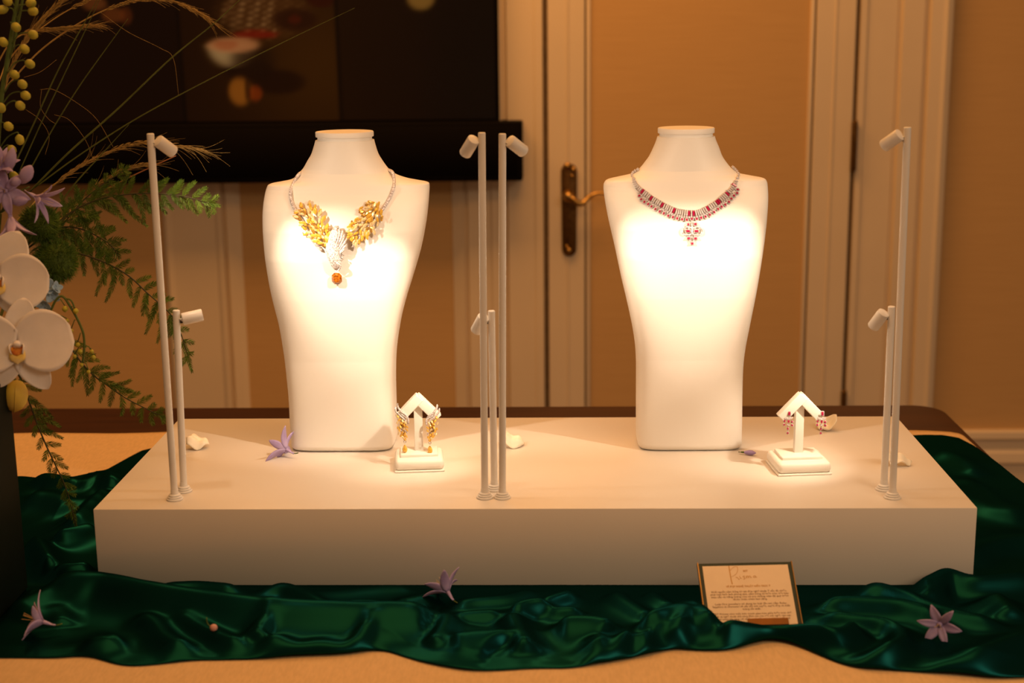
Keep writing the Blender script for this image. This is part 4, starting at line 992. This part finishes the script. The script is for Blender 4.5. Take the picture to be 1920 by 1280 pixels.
# ---- agapanthus floret: tube + six strap petals
def floret(parent, name, base, axis, L, spread, size_w=.0075, npet=6, ph=0, tubef=.32, stam=True, lens=None, mats=('purple', 'purple_vein')):
    axis = axis.normalized(); a, b = frame(axis)
    m0 = mk(name, *tube([base, base+axis*L*tubef*.5, base+axis*L*tubef], [.0012, .0020, .0030], 8), MT[mats[0]], parent)
    c = base+axis*L*tubef*.8
    for k in range(npet):
        t = ph+2*PI*k/npet; rad = a*math.cos(t)+b*math.sin(t); sp = math.radians(spread*(1 if k % 2 else .92))
        d = axis*math.cos(sp)+rad*math.sin(sp); n_ = axis*math.sin(sp)-rad*math.cos(sp)
        LL = L*(1-tubef*.6)*(lens[k % len(lens)] if lens else 1)
        petal('petal', MT[mats[0]], m0, c+rad*.0016, d, n_, LL, size_w*(1.08 if k % 2 else .9), lance, curl=.75, cup=.25, nl=8, nw=4)
        v, f = tube([c+rad*.0016+d*LL*.1+n_*.0006, c+rad*.0016+d*LL*.5+n_*(-.0002), c+rad*.0016+d*LL*.72+n_*(-.0016)], [.0003, .00035, .0002], 4)
    if stam:
        g = G()
        for k in range(4):
            t = ph+1.1*k; rad = a*math.cos(t)+b*math.sin(t); v, f = tube([c, c+axis*L*.3+rad*.002, c+axis*L*.5+rad*.004], .00025, 4); g.add(v, f)
        g.build('stamens', MT['stamen'], m0)
    return m0
def bud_geo(base, axis, L, r):
    return lathe([(.0006, 0), (r*.55, L*.12), (r*.95, L*.38), (r, L*.55), (r*.8, L*.75), (r*.4, L*.92), (.0003, L)], 10, base, axis)

# agapanthus head
AY = .035
ag = thing('agapanthus', 'lilac agapanthus flower head above the white orchids', 'flower', at(5, 400, AY))
mk('stalk', *tube(catmull([at(0, 400, AY+.01), at(-10, 520, AY), at(-25, 690, -.05)], 5), .0022, 8), MT['stem_green'], ag)
for k, (P, mt) in enumerate((([(0, 400), (25, 366), (55, 350)], 0), ([(0, 400), (20, 380), (40, 362)], 0), ([(0, 400), (8, 385), (12, 365)], 0), ([(0, 400), (0, 360), (10, 320)], 0), ([(0, 400), (14, 392), (22, 392)], 0))):
    mk('pedicel', *tube(catmull([at(a, b, AY+.004) for a, b in P], 4), .0008, 6), MT['stem_green'], ag)
floret(ag, 'floret', at(12, 358, AY-.002), Vector((.05, -1, .12)), .030, 72, .0125, 6, .35, tubef=.12)
floret(ag, 'floret', at(46, 357, AY), Vector((.84, -.25, -.42)), .044, 30, .0085, 6, .2, tubef=.42)
floret(ag, 'floret', at(14, 380, AY-.004), Vector((.22, -.25, -.95)), .046, 24, .0105, 6, .0, tubef=.45)
floret(ag, 'floret', at(-8, 395, AY), Vector((-.2, -.3, -.9)), .040, 26, .0105, 6, .4, tubef=.45)
floret(ag, 'floret', at(-6, 330, AY), Vector((.35, -.45, .6)), .034, 30, .0085, 6, .1, tubef=.4)
floret(ag, 'floret', at(-14, 350, AY), Vector((-.2, -.7, .5)), .034, 40, .0095, 6, .1, tubef=.3)
for (p, ax, L, r) in (((40, 344), (.55, -.2, .75), .026, .0075), ((14, 325), (.35, -.2, .9), .032, .0062), ((20, 378), (.95, -.2, .1), .022, .0060), ((-4, 318), (.2, -.2, .95), .028, .006), ((18, 345), (.9, -.3, .3), .018, .005)):
    mk('bud', *bud_geo(at(*p, AY-.003), Vector(ax), L, r), MT['purple'], ag)

# spike of yellow-green bell buds
BY = .045
sp_ = thing('bell_bud_spike', 'tall stem of yellow-green bell buds at the left edge', 'flower', at(-8, 330, BY))
stem_pts = [(-40, 690), (-22, 540), (-12, 420), (-6, 300), (2, 190), (14, 110), (24, 50), (34, -10), (44, -60)]
mk('stem', *tube(catmull([at(a, b, BY+.004) for a, b in stem_pts], 6), lambda t: .0034*(1-.45*t), 8), MT['stem_green'], sp_)
mk('stem', *tube(catmull([at(a, b, BY+.01) for a, b in [(-8, 250), (8, 150), (28, 70), (42, 0), (50, -50)]], 6), .0016, 8), MT['stem_green'], sp_)
bell = [((4, 18), (20, 15)), ((58, 6), (40, 10)), ((62, 21), (48, 20)), ((30, 51), (20, 42)), ((62, 65), (50, 61)), ((6, 79), (-4, 70)), ((46, 92), (35, 84)), ((56, 120), (42, 113)), ((27, 140), (14, 133)), ((42, 158), (32, 150)), ((48, 179), (34, 172)), ((38, 198), (26, 189)), ((2, 202), (-6, 190)), ((16, 237), (4, 229)), ((37, 262), (32, 248)), ((22, 281), (14, 272)), ((18, 302), (10, 294)), ((14, 2), (6, -8)), ((26, 330), (16, 320)), ((6, 330), (0, 318))]
for (c, tpt) in bell:
    C0 = at(*c, BY-.006); T0 = at(*tpt, BY-.003); ax = (C0-T0); ax.y -= .002; ax.normalize(); L = .0118; r = .0050
    root = at(*(lambda k: (np.interp(k, [-60, 50, 190, 420], [44, 24, 2, -12]), k+18))(c[1]), BY+.004)
    bd = mk('bud', *lathe([(.0008, -.001), (r*.55, .0006), (r*.92, .003), (r, .0058), (r*.90, .0088), (r*.62, .0108), (r*.2, .0118)], 10, C0-ax*L*.5, ax), MT['bud_green'], sp_)
    mk('pedicel', *tube(catmull([root, (root+T0)/2+Vector((0, 0, .004)), T0, C0-ax*L*.5], 4), .0007, 5), MT['stem_green'], bd)

# drooping raceme of round green buds beside the lower orchid
RY = .03
rc = thing('bud_raceme', 'drooping stem of small round green buds beside the lower orchid', 'flower', at(118, 560, RY))
main = [(92, 590), (105, 562), (118, 556), (132, 575), (146, 600), (156, 625), (158, 650), (155, 680)]
mk('stem', *tube(catmull([at(a, b, RY) for a, b in main], 6), .0014, 7), MT['stem_green'], rc); mk('stem', *rooted(at(*main[0], RY), .0013), MT['stem_green'], rc)
mk('stem', *tube(catmull([at(a, b, RY) for a, b in [(122, 560), (132, 562), (138, 572), (140, 582)]], 5), .0010, 7), MT['stem_green'], rc)
for (a, b, r) in ((122, 579, 6), (142, 583, 5.5), (134, 620, 4), (146, 646, 4.5), (150, 659, 5.5), (172, 659, 4.5), (175, 670, 5), (153, 684, 4), (166, 697, 4), (140, 668, 4), (126, 601, 4)):
    k = min(main, key=lambda m_: abs(m_[1]-b+14)); c = at(a, b, RY-.003); bd = mk('bud', *lathe([(.0004, .0), (r*.62/1650, r*.25/1650), (r/1650, r*.9/1650), (r*.85/1650, r*1.5/1650), (r*.3/1650, r*2/1650), (.0002, r*2.1/1650)], 10, c+Vector((0, 0, r/1650)), (0, 0, -1)), MT['bud_green'], rc)
    mk('pedicel', *tube([at(k[0], k[1], RY), at((k[0]+a)/2, min(k[1], b-r)-1, RY-.002), c+Vector((0, 0, r/1650))], .0006, 5), MT['stem_green'], bd)

# blue hydrangea
hy = thing('hydrangea', 'pale blue hydrangea florets peeking out behind the orchids', 'flower', at(85, 560, .045))
mk('stalk', *tube(catmull([at(80, 560, .05), at(30, 610, .03), at(-20, 690, -.04)], 4), .0018, 6), MT['stem_green'], hy)
for (a, b, ax, r, ph) in ((92, 538, (.5, -.8, .3), 17, .2), (98, 552, (.3, -.9, -.1), 18, .7), (82, 570, (.1, -.9, -.4), 17, .3), (76, 545, (-.1, -1, .2), 16, 0), (66, 560, (0, -1, .1), 16, .5), (104, 540, (.8, -.5, .4), 14, .1)):
    c = at(a, b, .042); ax = Vector(ax).normalized(); A_, B_ = frame(ax)
    fl = mk('floret', *lathe([(.0003, -.001), (.0014, 0), (.0010, .0014), (.0002, .0018)], 8, c, ax), MT['blue'], hy)
    for k in range(4):
        t = ph+k*PI/2; rad = A_*math.cos(t)+B_*math.sin(t); petal('petal', MT['blue'], fl, c, (rad+ax*.35), ax-rad*.35, r/1620, r*.8/1620, round_, curl=-.4, cup=.3, nl=6, nw=4)

# green dianthus balls
for (a, b, r, lb) in ((104, 490, 46, 'round fuzzy dark green dianthus ball beside the upper orchid'), (74, 420, 40, 'round fuzzy green dianthus ball under the lilac agapanthus')):
    c = at(a, b, .085); R0 = r/1610; rr = random.Random(r)
    T = thing('green_dianthus', lb, 'flower', c-Vector((0, 0, R0)))
    mk('core', *lathe([(.001, -R0*.8), (R0*.45, -R0*.68), (R0*.75, -R0*.3), (R0*.8, 0), (R0*.7, R0*.35), (R0*.4, R0*.68), (.001, R0*.8)], 14, c), MT['moss'], T)
    g = G()
    for i in range(2600):
        v = Vector((rr.gauss(0, 1), rr.gauss(0, 1), rr.gauss(0, 1))).normalized(); u, w_ = frame(v); p0 = c+v*R0*.7; p1 = c+(v+u*rr.uniform(-.25, .25)+w_*rr.uniform(-.25, .25))*R0*rr.uniform(.92, 1.08)
        s_ = (u*math.cos(i)+w_*math.sin(i))*.0005; g.add([p0-s_, p0+s_, p1], [(0, 1, 2)])
    o_ = g.build('bristles', MT['fern'], T, False); o_['kind'] = 'stuff'
    mk('stalk', *tube(catmull([c, c+Vector((-.03, .0, -.05)), at(-30, 690, -.04)], 5), .0016, 6), MT['stem_green'], T)

# ---- orchids
def orchid(cpx, y, size, label, petals, face, lipang=0):
    c = at(*cpx, y); n = Vector(face).normalized(); r = (RI-n*RI.dot(n)).normalized(); u = n.cross(r)
    T = thing('orchid', label, 'orchid flower', c-Vector((0, 0, size)), 'white moth orchids')
    for nm, ang, L, Wd, pf, lift, curl, cup in petals:
        a = math.radians(ang); d = r*math.cos(a)+u*math.sin(a)
        petal(nm, MT['orchid'], T, c+n*lift+d*size*.03, d+n*.12, n, size*L, size*Wd, pf, curl=curl, cup=cup, nl=16, nw=14, thick=.0008)
    # lip: yellow mouth with red throat, two side lobes, white column
    la = math.radians(-90+lipang); d = r*math.cos(la)+u*math.sin(la); s_ = n.cross(d)
    lip = petal('lip', MT['orchid_yellow'], T, c+n*size*.06-d*size*.02, d*.8+n*.75, n-d*.6, size*.36, size*.30, lambda t: .55+.45*math.sin(PI*t)-(.55*max(0, t-.7)/.3), curl=1.1, cup=-.35, nl=10, nw=8, thick=.0012)
    petal('lip_throat', MT['orchid_red'], lip, c+n*size*.085-d*size*.0, d*.6+n*.7, n-d*.4, size*.18, size*.20, round_, curl=.8, cup=-.25, nl=7, nw=6, thick=.001)
    for k in (-1, 1):
        petal('lip_side_lobe', MT['orchid'], lip, c+n*size*.05+s_*k*size*.07, d*.35+n*.6+s_*k*.75, n*.5-s_*k*.8, size*.20, size*.20, round_, curl=-1.2, cup=.3, nl=8, nw=6, thick=.001)
        petal('lip_stripe', MT['orchid_red'], lip, c+n*size*.075+s_*k*size*.06, d*.55+n*.5+s_*k*.4, n-s_*k*.4, size*.11, size*.07, round_, curl=-.4, cup=.2, nl=5, nw=4, thick=.0008)
    mk('flower_stalk', *rooted(c-n*.004, .0016), MT['stem_green'], T)
    mk('column', *tube(catmull([c-d*size*.05, c-d*size*.07+n*size*.09, c-d*size*.03+n*size*.15], 4), lambda t: size*(.055+.02*t), 10), MT['orchid'], T)
    return T
orchid((34, 650), -.040, .0565, 'large white orchid with yellow lip, the lower of the two', [
    ('petal', 14, 1.02, 1.22, wide, .004, .28, .10), ('petal', 172, 1.0, 1.18, wide, .004, .28, .10),
    ('sepal', 82, .92, .62, round_, -.002, .25, .12), ('sepal', -58, .96, .56, round_, -.003, .3, .14), ('sepal', -122, .90, .54, round_, -.003, .3, .14)], (.20, -1, .12))
orchid((-2, 524), -.022, .0555, 'white orchid cut by the left edge, the upper of the two', [
    ('petal', -4, .95, 1.10, wide, .004, .28, .10), ('petal', 176, 1.0, 1.16, wide, .004, .28, .10),
    ('sepal', 66, 1.0, .80, round_, -.002, .22, .10), ('sepal', -62, .80, .52, round_, -.003, .3, .14), ('sepal', -124, .85, .54, round_, -.003, .3, .14)], (.10, -1, .10))
ob = thing('orchid_bud', 'closed yellow orchid bud drooping in front of the planter', 'flower bud', at(25, 770, -.02))
bc = at(29, 712, -.02)
mk('bud', *lathe([(.0015, 0), (.0085, .003), (.0128, .010), (.0140, .018), (.0128, .026), (.0080, .033), (.0022, .0365), (.0004, .037)], 18, bc, (-.12, 0, -1)), MT['orchid_bud'], ob)
for k in range(3):
    t = k*2*PI/3-1.2; rad = Vector((math.cos(t), math.sin(t), 0))
    P = [bc+Vector((-.12*h, 0, -h))+rad*rr_ for rr_, h in ((.0060, .002), (.0129, .010), (.0143, .018), (.0130, .026), (.0082, .033), (.002, .0366))]
    mk('seam', *tube(catmull(P, 3), .0005, 5), MT['orchid_bud'], ob)
mk('stalk', *tube(catmull([at(-25, 708, -.012), at(0, 705, -.015), at(20, 706, -.018), at(29, 713, -.02)], 5), .0017, 8), MT['stem_green'], ob)

# ------------------------------------------------------------------ fallen blooms and petals
def fallen(tip, base, z, label, L, spread, ph, lens=None, wdt=.0085, up=.25):
    b = onz(*base, z); t = onz(*tip, z); ax = (t-b).normalized()+Vector((0, 0, up)); 
    T = thing('fallen_flower', label, 'flower', Vector((b.x, b.y, z-.004)), 'fallen lilac flowers')
    floret(T, 'corolla', b, ax, L, spread, wdt, 6, ph, tubef=.38, lens=lens)
    mk('stalk', *tube(catmull([b, b-ax*.004+Vector((0, 0, .002)), b-ax*.007+Vector((0, 0, .004))], 3), .0007, 6), MT['stem_green'], T)
    return T
fallen((505, 842), (551, 850), PZ+.007, 'fallen lilac flower leaning at the foot of the left bust', .040, 50, .5, wdt=.0105, up=.30)
fallen((30, 1178), (104, 1172), satin_z(*onz(90, 1176, BZ+.01).xy)+.009, 'fallen lilac flower on the satin in the lower left corner', .043, 44, .2, wdt=.012, up=.40)
fallen((800, 1102), (850, 1125), satin_z(*onz(840, 1125, BZ+.012).xy)+.006, 'fallen lilac flower against the front of the plinth', .038, 40, .8, wdt=.011, up=.7)
fallen((1754, 1195), (1764, 1166), satin_z(*onz(1762, 1172, BZ+.01).xy)+.008, 'fallen lilac flower on the satin below the right plinth corner', .029, 55, .1, wdt=.0092, up=.12)
p0, p1 = onz(1385, 847, PZ+.003), onz(1416, 849, PZ+.004)
fb = thing('fallen_bud', 'lilac bud with green stalk lying by the right bust', 'flower bud', Vector((p0.x, p0.y, PZ)))
mk('bud', *lathe([(.0008, .006), (.0022, .009), (.0033, .014), (.0030, .018), (.0012, .0215), (.0002, .0225)], 10, p0, (p1-p0)), MT['purple'], fb)
mk('stalk', *tube([p0, p0+(p1-p0).normalized()*.004, p0+(p1-p0).normalized()*.008], [.0009, .0012, .0014], 8), MT['stem_green'], fb)
zz = satin_z(*onz(398, 1174, BZ+.012).xy)
pk = onz(400, 1176, zz+.003)
tb = thing('fallen_bud', 'tiny pink bud with a stalk on the satin left of centre', 'flower bud', Vector((pk.x, pk.y, zz)))
mk('bud', *lathe([(.0006, -.004), (.0032, -.002), (.0042, .0008), (.0028, .0035), (.0004, .0048)], 10, pk, (.7, -.4, -.25)), MT['pink'], tb)
mk('stalk', *tube(catmull([pk+Vector((-.003, 0, .001)), pk+Vector((-.006, 0, .005)), pk+Vector((-.0065, 0, .011))], 3), .0006, 6), MT['stem_green'], tb)
def loose_petal(a, b, L, Wd, cup, curl, label, twist=0):
    A = onz(*a, PZ+.004); d = (onz(*b, PZ+.004)-A).normalized()
    V, F = petal_geo(A, d, Vector((.1*twist, -.35, 1)), L, Wd, round_, curl=curl, cup=cup, nl=12, nw=8)
    V = [v+Vector((0, 0, .0022*math.sin((v.x-A.x)*330+twist)+.0016*math.sin((v.y-A.y)*420+1))) for v in V]
    zmin = min(v.z for v in V); V = [v+Vector((0, 0, PZ+.0008-zmin)) for v in V]
    o_ = mk('fallen_petal', V, F, MT['fallen']); m_ = o_.modifiers.new('thick', 'SOLIDIFY'); m_.thickness = .0009; m_.offset = 0
    tag(o_, label, 'petal', 'fallen white petals')
loose_petal((350, 836), (395, 833), .030, .026, -.28, .55, 'curled white petal beside the leftmost short pole')
loose_petal((940, 832), (985, 830), .032, .030, -.30, .6, 'curled white petal behind the middle poles')
loose_petal((1532, 800), (1570, 797), .030, .026, .45, -1.0, 'cupped white petal behind the ruby earring stand')
loose_petal((1652, 866), (1714, 868), .038, .020, -.2, .4, 'flattened white petal behind the rightmost poles')

# ------------------------------------------------------------------ information card
CP = Vector((0.2366, -0.1216, TZ+.008)); CR = Vector((0.99668736, 0.08078588, -0.00937812)); CU = Vector((-0.05509245, 0.75548385, 0.65284683)); CN = CR.cross(CU)
if CN.y > 0: CN = -CN
CW, CH = .1017, .0763
card = thing('card_holder', 'tilted gold-edged card holder with printed Prisma text', 'card holder', CP)
def cpt(u, v, n=0): return CP+CR*(u*CW)+CU*(v*CH)+CN*n          # u -0.5..0.5, v 0..1
def cbox(u0, u1, v0, v1, n0, n1):
    V = [cpt(u, v, n) for n in (n0, n1) for v in (v0, v1) for u in (u0, u1)]
    return V, [(0, 2, 3, 1), (4, 5, 7, 6), (0, 1, 5, 4), (2, 6, 7, 3), (0, 4, 6, 2), (1, 3, 7, 5)]
MT['card_green'] = mat('card_border_green', (0.030, 0.045, 0.028), .45, .3, noise=.2, nscale=30)
MT['paper'] = mat('card_paper', (0.84, 0.66, 0.44), .7, .2, noise=.03, nscale=80)
MT['ink_gold'] = mat('gold_ink', (0.60, 0.32, 0.07), .5, .4, noise=.1)
MT['ink'] = mat('brown_ink', (0.22, 0.11, 0.045), .7, .2, noise=.1)
MT['gold_edge'] = mat('gold_edge', (0.34, 0.22, 0.09), .3, .5, metal=.9, noise=.2, nscale=40)
mk('backing', *cbox(-.5, .5, 0, 1, -.003, .001), MT['card_green'], card, False)
pp_ = mk('paper', *cbox(-.46, .46, .01, .955, .001, .0014), MT['paper'], card, False)
for u0, u1 in ((-.511, -.5), (.5, .511)): mk('gold_edge', *cbox(u0, u1, -.01, 1.01, -.0035, .002), MT['gold_edge'], card, False)
mk('lip', *cbox(-.06, .36, .02, .115, .0015, .004), mat('gold_lip', (0.30, 0.11, 0.012), .5, .3, metal=.3, noise=.2), card, False)
mk('foot_strut', *cbox(-.12, .12, .0, .06, -.03, -.003), MT['gold_edge'], card, False)
def text(body, u, v, width, size, mat_, name, bold=False):
    cu = bpy.data.curves.new(name, 'FONT'); cu.body = body; cu.size = 1.0; cu.align_x = 'CENTER'; cu.align_y = 'CENTER'
    if bold: cu.offset = .02
    to = bpy.data.objects.new(name, cu); COL.objects.link(to)
    me = bpy.data.meshes.new_from_object(to.evaluated_get(bpy.context.evaluated_depsgraph_get())); bpy.data.objects.remove(to)
    xs_ = [v_.co.x for v_ in me.vertices]; wid = max(xs_)-min(xs_); sx = width/wid if width else size
    cx_ = (max(xs_)+min(xs_))/2
    V = [cpt(u+(v_.co.x-cx_)*sx, v, .0017)+CU*(v_.co.y*size*CW) for v_ in me.vertices]; F = [tuple(p.vertices) for p in me.polygons]
    bpy.data.meshes.remove(me)
    return mk(name, V, F, mat_, pp_, False)
text('BST', -.005, .865, .050, .030, MT['ink_gold'], 'printed_title', True)
def stroke(pts, r, name='printed_script'):
    P = catmull([cpt(u, v, .0017) for u, v in pts], 6)
    V = []; F = []
    for i, p in enumerate(P):
        d = P[min(i+1, len(P)-1)]-P[max(i-1, 0)]; s_ = CN.cross(d.normalized()); V += [p-s_*r, p+s_*r]
    for i in range(len(P)-1): F.append((2*i, 2*i+1, 2*i+3, 2*i+2))
    return mk(name, V, F, MT['ink_gold'], pp_, False)
stroke([(-.175, .95), (-.174, .84), (-.172, .74), (-.167, .66)], .00045)
stroke([(-.172, .775), (-.13, .80), (-.10, .84), (-.085, .89), (-.09, .935), (-.115, .935), (-.15, .905), (-.166, .875)], .00022)
stroke([(-.120, .775), (-.113, .763), (-.104, .770), (-.096, .750), (-.090, .735), (-.080, .745)], .00026)
stroke([(-.078, .785), (-.072, .762), (-.066, .748), (-.058, .754)], .00026)
stroke([(-.020, .785), (-.035, .785), (-.040, .772), (-.026, .765), (-.020, .752), (-.030, .738), (-.042, .742)], .00026)
stroke([(-.005, .790), (-.004, .750), (.006, .785), (.016, .780), (.017, .755), (.028, .785), (.038, .780), (.040, .758), (.050, .765)], .00024)
stroke([(.092, .785), (.078, .785), (.070, .770), (.076, .758), (.090, .770), (.093, .785), (.095, .762), (.108, .766)], .00024)
stroke([(-.070, .80), (-.068, .803)], .0003)
text('VẺ ĐẸP NGHỆ THUẬT KIẾN TRÚC Ý', .0, .625, .475, .027, MT['ink_gold'], 'printed_title', True)
lines = [('Khởi nguồn cảm hứng từ nét đẹp nghệ thuật Ý vốn đã nhiều,', .545, .80), ('phát họa hình ảnh phong phú, cảm hứng từ kiến trúc, kết hợp', .505, .83), ('màu sắc và năng lượng của vũ trụ những viên đá quý hiếm', .465, .82), ('được thiên nhiên ban tặng.', .425, .36),
         ('Lady Fine Jewellery sử dụng ba loại đá cao cấp: Ruby,', .355, .76), ('Sapphire và Diamond với sắc độ tinh tuyển, tuyệt đẹp và chất', .315, .82), ('lượng tốt nhất.', .275, .19),
         ('BST Prisma như một bức tranh giao hòa giữa kiến trúc thế', .205, .82), ('giới và nghệ thuật thủ công đỉnh cao của nền mỹ nghệ, tạo nên', .165, .80), ('hành trình tỏa sáng với những viên đá quý và tinh hoa đá quý', .125, .78)]
for tx, v, wd in lines: text(tx, .0, v, wd, .0285, MT['ink'], 'printed_text')
